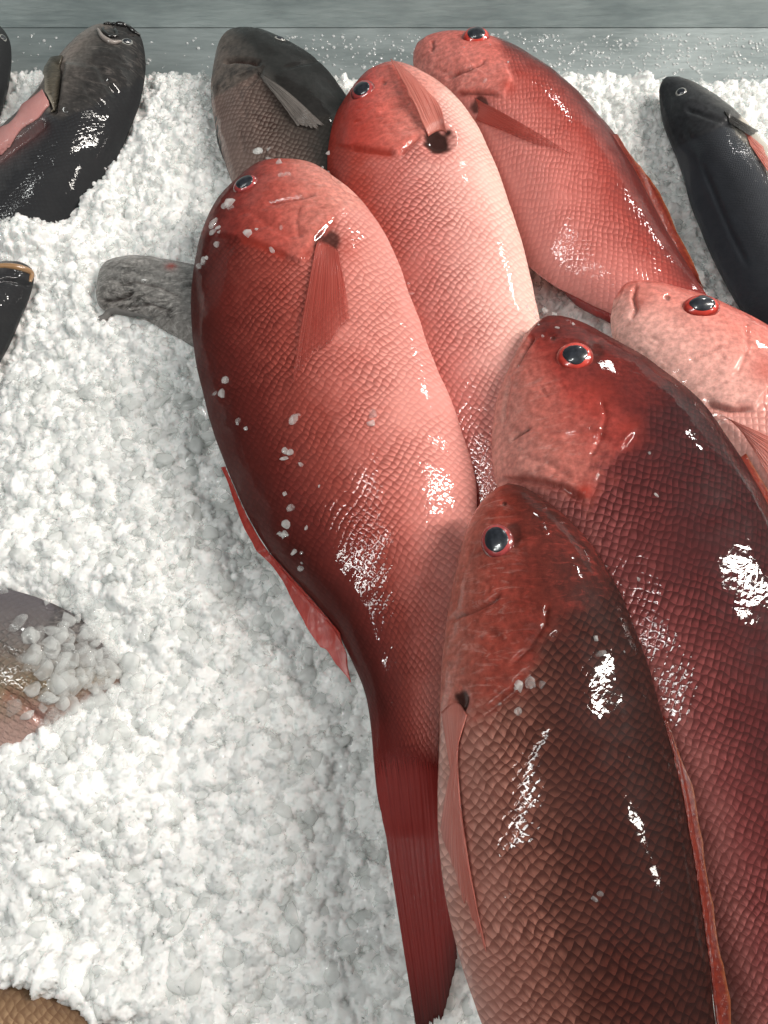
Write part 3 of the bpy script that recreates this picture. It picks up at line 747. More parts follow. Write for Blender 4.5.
Hh = Fish('gutted_fish', 'black gutted fish at the upper left with pale jaw and pink slit belly', 'fish', None, [
    (116, 25, 116, 25), (138, 33, 94, 28), (146, 60, 72, 44), (143, 90, 52, 70), (132, 122, 36, 98), (117, 160, 15, 122), (99, 197, -10, 145), (72, 232, -35, 170),
    (40, 266, -62, 200), (5, 296, -85, 232), (-35, 320, -105, 268), (-75, 345, -120, 310)], (105, 80), 0.020, 0.0, 0.17, 0.040, M_H, nu=280, nv=180)
Hh.headline([(150, 75), (110, 95), (85, 110), (62, 120), (45, 110)], soft=8)
Hh.crease([(100, 26), (112, 24), (126, 28), (136, 36)], 2.2, 0.003)
Hh.crease([(62, 62), (58, 80), (55, 100), (52, 116)], 4, 0.005)
Hh.plate([(66, 60), (62, 80), (56, 112)], 0.003, 18, inside=(100, 80))
Hh.crease([(50, 118), (30, 135), (8, 150), (-10, 165)], 4, 0.004, red=0.15)
Hh.crease([(95, 60), (105, 80), (118, 98)], 3, 0.0016)
Hh.crease([(80, 75), (90, 95), (105, 110)], 3, 0.0012)
Hh.blob((30, 120), 22, 0, 0.7, red=0.0)
Hh.wrinkles((105, 75), (14, 14), 0.9, 8)
Hh.wrinkles((60, 140), (18, 18), -0.8, 6, 30)
Hh.finish()

M_FLESH = skin_mat('pink_belly_flesh', [(0, (0.42, 0.20, 0.19)), (0.15, (0.55, 0.33, 0.31)), (1, (0.62, 0.36, 0.33))], [(0, (0.5, 0.2, 0.2)), (1, (0.6, 0.35, 0.3))], contrast=0.0, sss=0.1)
M_GILL = skin_mat('pale_gill_flap', [(0, (0.10, 0.08, 0.06)), (1, (0.34, 0.30, 0.24))], [(0, (0.2, 0.2, 0.15)), (1, (0.35, 0.3, 0.25))], contrast=0.0, sss=0.0)
Hh.fin('belly_flap', [(49, 106), (37, 120), (22, 130), (9, 148), (-12, 166)], [(45, 93), (29, 103), (18, 119), (-1, 132), (-20, 150)], M_FLESH, lift=(0.002, 0.0045), rays=3, thick=0.003, ragged=0.2, arch=0.002)
Hh.fin('gill_flap', [(64, 58), (60, 72), (58, 90), (56, 112)], [(50, 62), (45, 78), (44, 96), (50, 118)], FLAP, lift=(0.003, 0.005), rays=3, thick=0.002, ragged=0.25)
Hh.eye((127, 42), 6.5, 4.5, IRIS_GR, PUPIL, asp=0.6, ang=0.4)
Hh.fin('tail_fin', [(-75, 345), (-98, 330), (-120, 308)], [(-150, 430), (-165, 400), (-190, 380)], DARK_FIN, lift=(0, -.01))
def mouth_ring(f, pts, rad, mat, name='lip', lift=0.001):
    c = catmull(np.array(pts, float), 40); P, N = f.at(c, lift)
    tg = np.gradient(P, axis=0); tg /= np.linalg.norm(tg, axis=1)[:, None]
    B = np.cross(tg, N); k = 10; th = np.linspace(0, 2 * np.pi, k, endpoint=False)
    r = rad * (0.35 + 0.65 * np.sin(np.linspace(0.15, np.pi - 0.15, 40)))
    V = P[:, None] + r[:, None, None] * (np.cos(th)[None, :, None] * N[:, None] + np.sin(th)[None, :, None] * B[:, None])
    return mesh_obj(name, V.reshape(-1, 3), grid_faces(40, k, True), mat, f.root, {'rest': V.reshape(-1, 3)})
M_LIPW = simple('pale_jaw', (0.30, 0.26, 0.24), 0.3, 0.8)
M_LIPK = simple('black_lip', (0.015, 0.014, 0.014), 0.3, 0.9)
M_TAN = simple('tan_lip', (0.30, 0.17, 0.08), 0.35, 0.8)
mouth_ring(Hh, [(103, 27), (104, 32), (110, 37), (117, 36), (114, 29), (106, 25)], 0.0016, M_LIPK)
mouth_ring(Hh, [(104, 25), (116, 24), (128, 28), (139, 36)], 0.0024, M_LIPK)
mouth_ring(Hh, [(98, 30), (103, 38), (112, 43), (121, 42)], 0.0024, M_LIPW, 'jaw')

I_ = Fish('dark_fish', 'sliver of a dark fish cut off by the left edge at the top corner', 'fish', None, [
    (-8, 22, -8, 22), (2, 28, -22, 26), (9, 40, -36, 42), (11, 56, -46, 66), (8, 80, -52, 95), (0, 108, -54, 125), (-12, 140, -55, 150), (-26, 170, -56, 175)],
    (-20, 70), 0.014, 0, 0, 0.026, M_H, nu=120, nv=100)
I_.finish()
I_.eye((3, 38), 4, 2.6, IRIS_GR, PUPIL)
I_.fin('tail_fin', [(-24, 168), (-40, 175), (-58, 172)], [(-10, 230), (-40, 215), (-80, 225)], DARK_FIN)

J = Fish('dark_fish', 'small black fish head with a tan lip poking in at the left edge', 'fish', None, [
    (32, 268, 32, 268), (34, 276, 16, 264), (28, 298, -10, 268), (17, 320, -34, 284), (4, 348, -56, 312), (-16, 382, -78, 348), (-42, 420, -98, 390), (-72, 455, -112, 432)],
    (-5, 310), 0.016, 0.0, 0.0, 0.028, M_H, nu=160, nv=120)
J.crease([(33, 288), (22, 282), (6, 280), (-10, 284)], 2, 0.002)
J.finish()
mouth_ring(J, [(-14, 268), (4, 266), (20, 268), (31, 273), (30, 282)], 0.0030, M_TAN, lift=0.0)
J.eye((-12, 300), 6, 4, IRIS_GR, PUPIL)
J.fin('tail_fin', [(-72, 455), (-90, 445), (-112, 430)], [(-120, 520), (-140, 500), (-170, 480)], DARK_FIN)

K = Fish('grey_fish', 'grey wrinkled snout sticking out from under the large middle snapper', 'fish', None, [
    (97, 284, 97, 284), (100, 270, 97, 299), (109, 260, 103, 309), (128, 257, 122, 313), (152, 258, 146, 320), (176, 262, 168, 332), (205, 268, 198, 350), (240, 280, 228, 368),
    (275, 300, 258, 384), (310, 325, 290, 398), (340, 355, 322, 405)], (150, 290), 0.010, 0.05, -0.05, 0.020, M_K, nu=260, nv=220, sflat=2.6,
    wprof=[(0, 0), (.01, .25), (.04, .48), (.1, .7), (.2, .9), (.4, 1), (.6, .9), (.8, .6), (1, .25)])
K.headline([(300, 250), (210, 420)])
K.crease([(99, 300), (113, 301), (125, 297), (134, 290)], 2.0, 0.0036, line=0.8)
K.crease([(106, 268), (130, 272), (160, 276), (190, 288)], 2.2, 0.0014)
K.crease([(112, 283), (135, 281), (160, 287), (188, 300)], 2.0, 0.0012, line=0.45)
K.crease([(125, 308), (150, 304), (175, 312)], 2.2, 0.0014, line=0.5)
K.crease([(120, 264), (150, 266), (185, 274)], 1.6, 0.0010)
K.blob((171, 266), 5, 0.0012, 0.6, red=1.0)
K.wrinkles((140, 285), (24, 14), 0.1, 14, 34, 0.0009)
K.finish()
mouth_ring(K, [(94, 321), (101, 317), (112, 314), (126, 314), (142, 316), (160, 322)], 0.0036, M_K, 'jaw', lift=-0.002)
K.eye((214, 290), 7, 4.5, IRIS_GR, PUPIL)
K.fin('tail_fin', [(340, 352), (332, 380), (322, 408)], [(400, 380), (395, 410), (390, 450)], DARK_FIN, lift=(0, -.01))

L = Fish('blue_black_fish', 'slim blue black fish with pale belly lying alone on the ice at the right', 'fish', None, [
    (662, 79, 662, 79), (659, 92, 684, 83), (664, 122, 711, 98), (678, 157, 739, 122), (692, 203, 768, 155), (711, 250, 794, 195), (735, 297, 815, 245), (765, 340, 834, 300),
    (800, 385, 852, 355), (835, 428, 870, 410), (865, 465, 886, 458)], (715, 180), 0.022, 0.0, 0.0, 0.034, M_L, nu=260, nv=160)
L.headline([(670, 150), (700, 135), (730, 125), (752, 110)], soft=6)
L.crease([(682, 108), (700, 114), (722, 122), (740, 128)], 2.0, 0.0016)
L.plate([(690, 138), (715, 128), (728, 118), (736, 108)], 0.0016, 25)
L.crease([(700, 160), (715, 195), (732, 235), (750, 270)], 2.2, 0.0010)
L.blob((740, 145), 12, -0.001, 1.8, 0.6)
L.finish()
L.eye((681, 92), 5.5, 3.8, IRIS_GR, PUPIL, asp=0.9)
L.fin('pectoral_fin', [(724, 112), (727, 117), (729, 123)], [(757, 136), (754, 138), (748, 140)], DARK_FIN, lift=(0.001, 0.004), rays=6)
L.fin('pelvic_fin', [(740, 128), (746, 136), (750, 146)], [(762, 150), (768, 166), (772, 182)], PINK_FIN, lift=(0.001, 0.003), rays=6)
L.fin('tail_fin', [(865, 465), (876, 462), (888, 456)], [(880, 540), (905, 510), (940, 500)], DARK_FIN)

M = Fish('brown_fish', 'brown scaly back of a fish at the bottom left corner, half covered by ice', 'fish', None, [
    (-260, 1050, -260, 1050), (-230, 1008, -235, 1092), (-170, 985, -180, 1120), (-100, 974, -110, 1140), (-40, 972, -45, 1148), (10, 980, 5, 1145), (50, 993, 45, 1135), (90, 1012, 85, 1120),
    (125, 1034, 120, 1104), (155, 1052, 152, 1088)], (0, 1050), 0.008, 0.0, -0.05, 0.030, M_M, nu=240, nv=160)
M.finish()
M.eye((-215, 1020), 8, 5, IRIS_GR, PUPIL)
M.fin('tail_fin', [(155, 1050), (156, 1070), (153, 1090)], [(250, 1040), (225, 1075), (250, 1110)], GREY_FIN, lift=(0, -.01))

N_ = Fish('grey_fish', 'grey and mauve fish nearly buried under coarse clear ice at the left edge', 'fish', None, [
    (128, 672, 128, 672), (112, 648, 118, 694), (86, 622, 96, 716), (50, 602, 66, 738), (10, 590, 30, 758), (-35, 584, -10, 770), (-85, 588, -55, 775), (-135, 600, -105, 770),
    (-180, 618, -155, 755), (-215, 640, -200, 730)], (30, 670), 0.004, -0.08, 0.03, 0.024, M_N, nu=220, nv=150)
N_.headline([(60, 580), (40, 680), (55, 780)])
N_.crease([(0, 625), (25, 632), (55, 640), (80, 660)], 3, 0.002)
N_.crease([(0, 650), (30, 660), (60, 668)], 3, 0.002)
N_.crease([(0, 690), (25, 705), (45, 725)], 4, 0.002, red=0.25)
N_.wrinkles((25, 640), (30, 20), 0.25, 14, 40, 0.001)
N_.finish()
N_.eye((-60, 620), 8, 5, IRIS_GR, PUPIL)
N_.fin('tail_fin', [(-215, 638), (-212, 680), (-200, 732)], [(-300, 610), (-270, 680), (-290, 760)], GREY_FIN, lift=(0, -.01))

# ------------------------------------------------------------------ the bed of ice
CELL = 0.003
GX0, GY0, GN = -0.75, -0.75, 500
def footprint(f):
    top = np.full((GN, GN), -9.0); bot = np.full((GN, GN), 9.0)
    i = ((f.pos[:, 0] - GX0) / CELL).astype(int); j = ((f.pos[:, 1] - GY0) / CELL).astype(int)
    m = (i >= 0) & (i < GN) & (j >= 0) & (j < GN)
    np.maximum.at(top, (i[m], j[m]), f.pos[m, 2]); np.minimum.at(bot, (i[m], j[m]), f.pos[m, 2])
    return top, bot
FP = {f: footprint(f) for f in FISH}

MOUNDS = [((30, 248), 60, 22, 0.026), ((105, 205), 22, 30, 0.010), ((150, 345), 60, 26, 0.010), ((90, 330), 26, 12, 0.012), ((80, 285), 12, 30, 0.008), ((60, 800), 160, 90, 0.008), ((150, 600), 90, 90, 0.006),
          ((40, 420), 60, 70, 0.012), ((0, 555), 70, 26, 0.018), ((125, 580), 40, 22, 0.008), ((10, 640), 60, 40, -0.004), ((110, 700), 35, 40, 0.002), ((250, 565), 30, 70, -0.009), ((310, 670), 30, 50, -0.008), ((215, 440), 26, 70, -0.006), ((350, 800), 30, 90, -0.008),
          ((40, 770), 60, 25, 0.010), ((330, 900), 60, 90, -0.004), ((30, 970), 60, 14, 0.020), ((110, 1000), 45, 16, 0.016), ((240, 800), 70, 70, 0.004), ((170, 130), 50, 60, 0.006), ((620, 95), 50, 30, 0.004)]
MW = [(unproj([c], 0)[0], rx, ry, h) for c, rx, ry, h in MOUNDS]
EDGE = lambda x: unproj([[384, 68]], 0)[0][1] + (-x) * 0.012
def terrain(x, y):
    P = np.stack([x, y, np.zeros_like(x)], -1)
    h = 0.007 * vnoise(P, 9, 10) + 0.003 * vnoise(P, 22, 11) + 0.0035 * vnoise(P, 55, 12) + 0.002 * vnoise(P, 140, 13)
    for c, rx, ry, a in MW:
        sc = 0.64 / FPX
        h = h + a * np.exp(-(((x - c[0]) / (rx * sc * 1.15)) ** 2 + ((y - c[1]) / (ry * sc * 1.2)) ** 2))
    e = EDGE(x) + 0.004 * vnoise(P, 60, 21)
    h = h - 0.05 * sstep(-0.012, 0.010, y - e)
    return h

def ice_mat(name, sss=0.0, scale=0.006, clear=0.0, dark=0.86, full=False):
    m, nt, B = new_mat(name)
    r = nt.attr('rnd').outputs['Fac']
    geo = nt.new('ShaderNodeNewGeometry').outputs['Position']
    nz = nt.noise(geo, 160, 3).outputs[0]; nl = nt.noise(geo, 13, 4, 0.6).outputs[0]
    f = nt.m('ADD', nt.m('MULTIPLY', r, 0.45), nt.m('ADD', nt.m('MULTIPLY', nz, 0.25), nt.m('MULTIPLY', nl, 0.45)))
    f = nt.mr(f, 0.30, 0.72, 0, 1, True)
    c = nt.mixc(f, (dark * 0.985, dark, dark * 0.99, 1), (0.90, 0.905, 0.89, 1))
    nt.put(B.inputs['Base Color'], c)
    B.inputs['Roughness'].default_value = 0.3
    B.inputs['IOR'].default_value = 1.31
    if sss:
        B.inputs['Subsurface Weight'].default_value = sss
        B.inputs['Subsurface Radius'].default_value = (0.9, 1.0, 1.0); B.inputs['Subsurface Scale'].default_value = scale
    if clear:
        nt.put(B.inputs['Transmission Weight'], nt.mr(r, 0.0, 1.0, clear, clear * (0.9 if full else 0.55))); B.inputs['Roughness'].default_value = 0.12
    B.inputs['Coat Weight'].default_value = 0.8; B.inputs['Coat Roughness'].default_value = 0.03
    nt.put(B.inputs['Normal'], nt.bump(nt.noise(geo, 260, 2, 0.5).outputs[0], 0.0004))
    nt.put(B.inputs['Coat Normal'], nt.bump(nt.noise(geo, 300, 3, 0.6).outputs[0], 0.0012))
    return m
M_ICE = ice_mat('packed_ice', 1.0, 0.0055, dark=0.68)

def flake_mat(name, t0, t1):
    # half melted chips: cloudy white body that lets part of what lies under it through
    m, nt, B = new_mat(name)
    r = nt.attr('rnd').outputs['Fac']
    geo = nt.new('ShaderNodeNewGeometry').outputs['Position']
    nz = nt.noise(geo, 190, 3, 0.6).outputs[0]
    nt.put(B.inputs['Base Color'], nt.mixc(nz, (0.80, 0.83, 0.825, 1), (0.95, 0.955, 0.94, 1)))
    B.inputs['Roughness'].default_value = 0.16; B.inputs['IOR'].default_value = 1.31
    B.inputs['Coat Weight'].default_value = 0.7; B.inputs['Coat Roughness'].default_value = 0.03
    nt.put(B.inputs['Normal'], nt.bump(nt.noise(geo, 300, 2, 0.5).outputs[0], 0.0005))
    tl = nt.new('ShaderNodeBsdfTranslucent'); tl.inputs[0].default_value = (0.95, 0.96, 0.95, 1)
    m1 = nt.new('ShaderNodeMixShader'); m1.inputs[0].default_value = 0.4
    nt.l.new(B.outputs[0], m1.inputs[1]); nt.l.new(tl.outputs[0], m1.inputs[2])
    tp = nt.new('ShaderNodeBsdfTransparent'); m2 = nt.new('ShaderNodeMixShader')
    nt.put(m2.inputs[0], nt.mr(nt.m('ADD', nt.m('MULTIPLY', r, 0.6), nt.m('MULTIPLY', nz, 0.4)), 0.2, 0.8, t0, t1))
    nt.l.new(m1.outputs[0], m2.inputs[1]); nt.l.new(tp.outputs[0], m2.inputs[2])
    nt.l.new(m2.outputs[0], nt.n['Material Output'].inputs[0])
    return m
M_FLAKE = flake_mat('ice_flake', 0.25, 0.65)
M_FILM = flake_mat('thin_melting_ice', 0.58, 0.84)

# the bed: flakes frozen together, laid one over another on a fine height field
RES = 0.0008
BX0, BX1, BY0, BY1 = -0.50, 0.54, -0.42, EDGE(0.) + 0.03
nx, ny = int((BX1 - BX0) / RES), int((BY1 - BY0) / RES)
gx_ = BX0 + np.arange(nx) * RES; gy_ = BY0 + np.arange(ny) * RES
X, Y = np.meshgrid(gx_, gy_, indexing='ij')
HF = terrain(X.ravel(), Y.ravel()).reshape(nx, ny) - 0.0025
RN = np.full((nx, ny), 0.6)
def stamp(n, rmin, rmax, pw, big_front=True):
    x = rng.uniform(BX0, BX1, n); y = rng.uniform(BY0, BY1, n)
    k = rng.random(n) ** pw
    r = rmin + (rmax - rmin) * k
    if big_front: r *= np.clip(1.0 - 1.1 * (y + 0.03), 0.55, 1.15)
    z = terrain(x, y) + rng.normal(size=n) * 0.0009
    dens = y < EDGE(x) + 0.006
    for q in np.where(dens)[0]:
        R_ = r[q] * 1.3; c = int(R_ / RES) + 1
        ix, iy = int((x[q] - BX0) / RES), int((y[q] - BY0) / RES)
        a0, a1, b0, b1 = max(ix - c, 0), min(ix + c + 1, nx), max(iy - c, 0), min(iy + c + 1, ny)
        if a1 <= a0 or b1 <= b0: continue
        dx = (gx_[a0:a1] - x[q])[:, None]; dy = (gy_[b0:b1] - y[q])[None, :]
        th = rng.random() * 6.28; ca, sa = math.cos(th), math.sin(th)
        asp = rng.uniform(0.65, 1.0)
        u = (dx * ca + dy * sa) / r[q]; v = (-dx * sa + dy * ca) / (r[q] * asp)
        ang = np.arctan2(v, u)
        out = 1 + 0.15 * np.sin(3 * ang + rng.random() * 6) + 0.11 * np.sin(5 * ang + rng.random() * 6) + 0.06 * np.sin(9 * ang + rng.random() * 6)
        rho = np.sqrt(u * u + v * v) / out
        t1, t2 = rng.normal(size=2) * 0.24
        h = z[q] + r[q] * 0.46 * (1 - np.minimum(rho, 1) ** 4) + r[q] * (t1 * u + t2 * v) * 0.55 - r[q] * .12
        h = np.where(rho < 1, h, -9)
        S_ = HF[a0:a1, b0:b1]; m = h > S_
        S_[m] = h[m]; RN[a0:a1, b0:b1][m] = rng.random()
stamp(17000, 0.0032, 0.0068, 1.1)
stamp(8500, 0.0055, 0.0095, 1.5)
stamp(3000, 0.0024, 0.0036, 1.0)
for _ in range(1):
    HF[1:-1, 1:-1] = 0.4 * HF[1:-1, 1:-1] + 0.15 * (HF[2:, 1:-1] + HF[:-2, 1:-1] + HF[1:-1, 2:] + HF[1:-1, :-2])
v = np.stack([X.ravel(), Y.ravel(), HF.ravel()], 1)
v[:, :2] += 0.0003 * rng.normal(size=(len(v), 2))
o = mesh_obj('ice_bed', v, grid_faces(nx, ny), M_ICE, None, {'rnd': RN.ravel()})
if o.data.polygons[10].normal.z < 0: o.data.flip_normals()
tag(o, kind='structure')

def rock(sub, seed):
    v, f = ico(sub)
    r = 1 + 0.34 * vnoise(v + seed * 3.1, 1.1, seed) + 0.16 * vnoise(v + seed, 2.6, seed + 1)
    q = v * r[:, None]
    # a few flat broken faces
    g = np.random.default_rng(seed)
    for _ in range(9):
        n = g.normal(size=3); n /= np.linalg.norm(n); d = g.uniform(0.35, 0.8)
        s = q @ n - d
        q = q - np.maximum(s, 0)[:, None] * n * 0.9
    return q, f
ROCKS = {1: [rock(1, k) for k in range(10)], 2: [rock(2, k + 20) for k in range(12)]}

def rot_mats(n):
    q = rng.normal(size=(n, 4)); q /= np.linalg.norm(q, axis=1)[:, None]
    w, x, y, z = q.T
    return np.stack([np.stack([1 - 2 * (y * y + z * z), 2 * (x * y - z * w), 2 * (x * z + y * w)], -1),
                     np.stack([2 * (x * y + z * w), 1 - 2 * (x * x + z * z), 2 * (y * z - x * w)], -1),
                     np.stack([2 * (x * z - y * w), 2 * (y * z + x * w), 1 - 2 * (x * x + y * y)], -1)], 1)

def grains(name, pos, rad, sub, mat, flat=None):
    n = len(pos)
    if n == 0: return None
    R = rot_mats(n); var = rng.integers(0, len(ROCKS[sub]), n)
    asp = rng.uniform(0.55, 1.5, (n, 3)) * rad[:, None]
    vs, fs, rs = [], [], []; acc = 0
    for k, (rv, rf) in enumerate(ROCKS[sub]):
        m = np.where(var == k)[0]
        if not len(m): continue
        V = rv[None] * asp[m][:, None, :]
        V = np.einsum('nij,nkj->nki', R[m], V) 
        if flat: V[:, :, 2] *= flat
        V = V + pos[m][:, None]
        vs.append(V.reshape(-1, 3))
        fs.append((rf[None] + (acc + np.arange(len(m)) * len(rv))[:, None, None]).reshape(-1, 3))
        rs.append(np.repeat(rng.random(len(m)), len(rv)))
        acc += len(m) * len(rv)
    return mesh_obj(name, np.vstack(vs), np.vstack(fs), mat, None, {'rnd': np.concatenate(rs)})

def scatter(n, x0, x1, y0, y1, rmin, rmax, sinkf, seed_pow=1.6):
    x = rng.uniform(x0, x1, n); y = rng.uniform(y0, y1, n)
    r = rmin + (rmax - rmin) * rng.random(n) ** seed_pow
    z = terrain(x, y) + r * sinkf * rng.uniform(-1, 1, n)
    keep = y < EDGE(x) + 0.004
    i = ((x - GX0) / CELL).astype(int); j = ((y - GY0) / CELL).astype(int)
    for f, (top, bot) in FP.items():
        t, b = top[i, j], bot[i, j]
        buried = f in (N_, M)
        if buried:
            keep &= ~((t > -5) & (z > b - .002) & (z < t - r * 0.3))
        else:
            keep &= ~((t > -5) & (z + r * .3 > b - .004) & (z < t + 0.004))
            # nothing is seen well under the pile
            keep &= ~((t > -5) & (b > 0.02) & (t > .06) & (rng.random(n) < .6))
    P = np.stack([x, y, z], 1)
    px = proj(P)
    keep &= (px[:, 0] > -170) & (px[:, 0] < W + 170) & (px[:, 1] < H + 170)
    return P[keep], r[keep]

p1, r1 = scatter(16000, -0.52, 0.56, -0.36, 0.56, 0.0022, 0.0046, 0.35)
g1 = grains('crushed_ice', p1, r1, 1, M_FLAKE, flat=0.6)
tag(g1, 'white crushed ice grains packed over the whole display bed', 'ice', kind='stuff')
# coarser, melting lumps nearer the front
p2, r2 = scatter(5200, -0.42, 0.25, -0.36, 0.12, 0.0040, 0.0080, 0.30, 1.6)
g3p = unproj(rng.normal(size=(210, 2)) * [34, 40] + [92, 676], 0.018)
hit = []
for q in g3p:
    i, j = int((q[0] - GX0) / CELL), int((q[1] - GY0) / CELL)
    t = FP[N_][0][i, j] if 0 <= i < GN and 0 <= j < GN else -9
    hit.append([q[0], q[1], max(t, terrain(np.array([q[0]]), np.array([q[1]]))[0]) + 0.001])
g3 = grains('clear_ice', np.array(hit), rng.uniform(0.0045, 0.0085, len(hit)), 2, M_FILM, flat=0.5)
tag(g3, 'clear melting ice lumps over the buried grey fish at left', 'ice', kind='stuff')
g2 = grains('crushed_ice', p2, r2, 2, M_FLAKE, flat=0.5)
tag(g2, 'coarse half melted ice lumps over the front left of the bed', 'ice', kind='stuff')

# clear crumbs that lie on the fish
cp, cr = [], []
def crumbs(f, c, spread, n, rmin=1.6, rmax=4.2):
    n = max(2, int(n * .55)); q = np.asarray(c, float) + rng.normal(size=(n, 2)) * spread
    P, Nn = f.at(q)
    rr = rng.uniform(rmin * 1.1, rmax * 1.5, n) * ((P - CAM) @ FWD) / FPX
    cp.append(P + Nn * rr[:, None] * 0.12); cr.append(rr)
for c, sp_, n in [((285, 455), 5, 7), ((300, 420), 4, 3), ((240, 425), 6, 6), ((292, 530), 7, 12), ((298, 560), 5, 8), ((250, 232), 6, 6), ((272, 240), 8, 5), ((215, 230), 8, 14), ((205, 260), 6, 8),
                  ((232, 200), 6, 10), ((262, 160), 8, 8), ((290, 162), 8, 6), ((372, 410), 6, 3), ((330, 165), 8, 5), ((300, 490), 14, 8), ((225, 380), 10, 6), ((410, 272), 3, 2)]:
    crumbs(A, c, sp_, n)
for c, sp_, n in [((535, 322), 14, 14), ((560, 320), 8, 6), ((590, 570), 8, 3), ((660, 470), 20, 5), ((645, 585), 6, 5)]: crumbs(E, c, sp_, n, 1.2, 2.6)
for c, sp_, n in [((605, 655), 10, 8), ((520, 690), 12, 16), ((600, 895), 4, 3)]: crumbs(F, c, sp_, n, 1.5, 4)
for c, sp_, n in [((500, 60), 12, 10), ((550, 260), 20, 5)]: crumbs(C, c, sp_, n, 1, 2)
for c, sp_, n in [((410, 290), 5, 3), ((335, 170), 10, 6)]: crumbs(B_, c, sp_, n, 1, 2.4)
gc = grains('ice_crumbs', np.vstack(cp), np.concatenate(cr), 2, M_FILM, flat=0.45)
tag(gc, 'clear melting ice crumbs stuck to the wet snapper skins', 'ice', kind='stuff')

# ------------------------------------------------------------------ steel counter
def steel(name, c0, c1, metal=0.85):
    m, nt, B = new_mat(name)
    g = nt.new('ShaderNodeNewGeometry').outputs['Position']
    n1 = nt.noise(nt.v('MULTIPLY', g, (1, 2.5, 2.5)), 9, 5, 0.6).outputs[0]
    n2 = nt.noise(nt.v('MULTIPLY', g, (1, 6, 6)), 40, 4).outputs[0]
    f = nt.m('ADD', nt.m('MULTIPLY', n1, .65), nt.m('MULTIPLY', n2, .35))
    nt.put(B.inputs['Base Color'], nt.ramp(f, [(0.35, c0), (0.65, c1)]))
    B.inputs['Metallic'].default_value = metal
    nt.put(B.inputs['Roughness'], nt.mr(n1, .3, .7, .48, .66))
    nt.put(B.inputs['Normal'], nt.bump(n2, 0.0006))
    return m
M_ST = steel('wet_steel', (0.30, 0.34, 0.345), (0.46, 0.505, 0.51)); M_ST2 = steel('dull_steel', (0.24, 0.285, 0.29), (0.40, 0.455, 0.455), 0.35)
yb = unproj([[384, 31]], -0.03)[0][1]
def sheet(name, pts_yz, mat, x=1.1):
    # a strip of bent sheet steel swept across the counter, 2 mm thick
    p = np.array(pts_yz, float); n = len(p)
    xs = np.linspace(-x, x, 40)
    V = np.array([[[xx, a, b] for a, b in p] for xx in xs]).reshape(-1, 3)
    F = grid_faces(40, n)
    V2 = V - np.array([0, -0.002 if False else 0, 0.003]); N = len(V)
    return mesh_obj(name, np.vstack([V, V2]), [F, F[:, ::-1] + N], mat, smooth=False)
tray = sheet('steel_counter', [(-0.8, -0.030), (yb - .3, -0.030), (yb - .1, -0.030), (yb - .004, -0.030), (yb - .001, -0.030), (yb + 0.004, -0.030)], M_ST)
tag(tray, kind='structure')
cr_ = [(yb + 0.0045, -0.0295), (yb + 0.02, 0.012), (yb + 0.06, 0.10), (yb + .12, 0.24), (yb + .125, 0.25), (yb + .16, .25)]
bs = sheet('steel_backsplash', cr_, M_ST2)
tag(bs, 'dull blue grey steel panel rising behind the ice along the back', 'panel')

# beads of water on the steel
nd = 2600
dx = rng.uniform(-0.42, 0.5, nd); e0 = np.array([EDGE(x) for x in dx]); dy = e0 + 0.006 + (yb - e0 - 0.01) * rng.random(nd)
keep = rng.random(nd) < np.clip(0.25 + (dx + 0.15) * 3, 0.15, 1)
dx, dy = dx[keep], dy[keep]
hr = 0.0006 + 0.0015 * rng.random(len(dx)) ** 2.2
iv, jf = ico(2)
V = iv[None] * hr[:, None, None] * np.array([1, 1, .55]) + np.stack([dx, dy, np.full(len(dx), -0.0299)], 1)[:, None]
Fd = (jf[None] + (np.arange(len(dx)) * len(iv))[:, None, None]).reshape(-1, 3)
M_W, nt, Bw = new_mat('water'); Bw.inputs['Base Color'].default_value = (0.9, 0.92, 0.92, 1); Bw.inputs['Transmission Weight'].default_value = 0.55; Bw.inputs['Coat Weight'].default_value = 1.0; Bw.inputs['Roughness'].default_value = 0.02; Bw.inputs['IOR'].default_value = 1.33
dr = mesh_obj('water_beads', V.reshape(-1, 3), Fd, M_W)
tag(dr, 'fine beads of water on the steel strip behind the ice', 'water', kind='stuff')

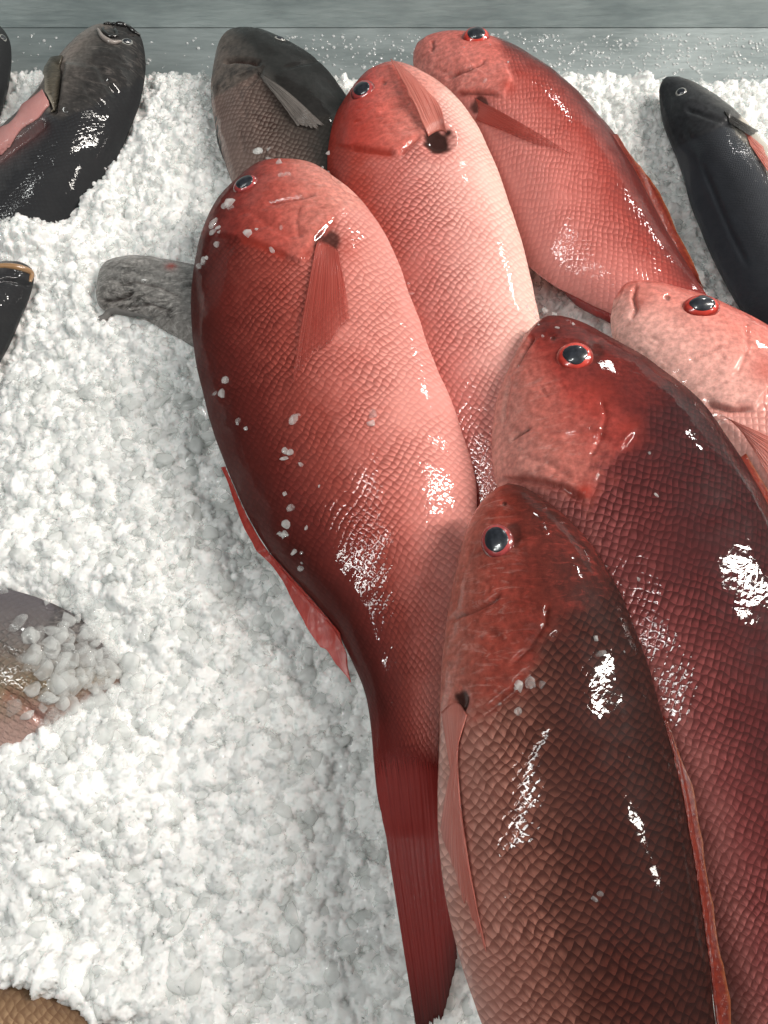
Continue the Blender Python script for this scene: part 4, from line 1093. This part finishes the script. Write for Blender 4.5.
# ------------------------------------------------------------------ light
w = bpy.data.worlds.new('World'); S.world = w; w.use_nodes = True
nt = NT(w)
tc = nt.new('ShaderNodeTexCoord'); sx = nt.new('ShaderNodeSeparateXYZ'); nt.put(sx.inputs[0], tc.outputs['Generated'])
c = nt.ramp(sx.outputs[2], [(0.0, (0.10, 0.095, 0.09)), (0.5, (0.20, 0.20, 0.20)), (1.0, (0.62, 0.63, 0.62))])
bg = nt.n['Background']; nt.put(bg.inputs[0], c); bg.inputs[1].default_value = 0.24

def area(name, loc, tgt, size, energy, col):
    l = bpy.data.lights.new(name, 'AREA'); l.energy = energy; l.color = col; l.shape = 'RECTANGLE'; l.size, l.size_y = size
    o = bpy.data.objects.new(name, l); COL.objects.link(o)
    o.location = loc; o.rotation_euler = (Vector(tgt) - Vector(loc)).to_track_quat('-Z', 'Y').to_euler()
    return o
area('market_lamp', (1.45, 0.45, 1.40), (0.1, 0.1, 0), (0.07, 1.2), 48, (1.0, 0.94, 0.87))
area('market_lamp', (1.15, 2.9, 1.55), (0.05, 0.1, 0), (0.2, 0.14), 11, (1.0, 0.97, 0.93))
area('market_lamp', (3.0, 2.7, 1.6), (0.05, 0.1, 0), (0.22, 0.16), 15, (1.0, 0.97, 0.93))
area('market_lamp', (1.80, -0.36, 1.45), (0.15, 0.0, 0), (0.09, 0.26), 6, (1.0, 0.94, 0.86))
area('market_lamp', (-0.70, -0.35, 1.55), (-0.15, 0.0, 0), (0.06, 1.3), 14, (0.98, 1.0, 0.97))

cd = bpy.data.cameras.new('camera'); co = bpy.data.objects.new('camera', cd); COL.objects.link(co)
cd.sensor_fit = 'VERTICAL'; cd.sensor_height = 24; cd.sensor_width = 18; cd.lens = 24 * FPX / H
cd.clip_start = 0.01; cd.clip_end = 100
co.location = CAM; co.rotation_euler = (math.pi / 2 - PITCH, 0, 0)
S.camera = co
S.view_settings.view_transform = 'Standard'; S.view_settings.look = 'None'; S.view_settings.exposure = 0; S.view_settings.gamma = 1
S.cycles.use_denoising = True
S.cycles.max_bounces = 14; S.cycles.transparent_max_bounces = 14; S.cycles.diffuse_bounces = 10; S.cycles.transmission_bounces = 10
S.cycles.sample_clamp_indirect = 6
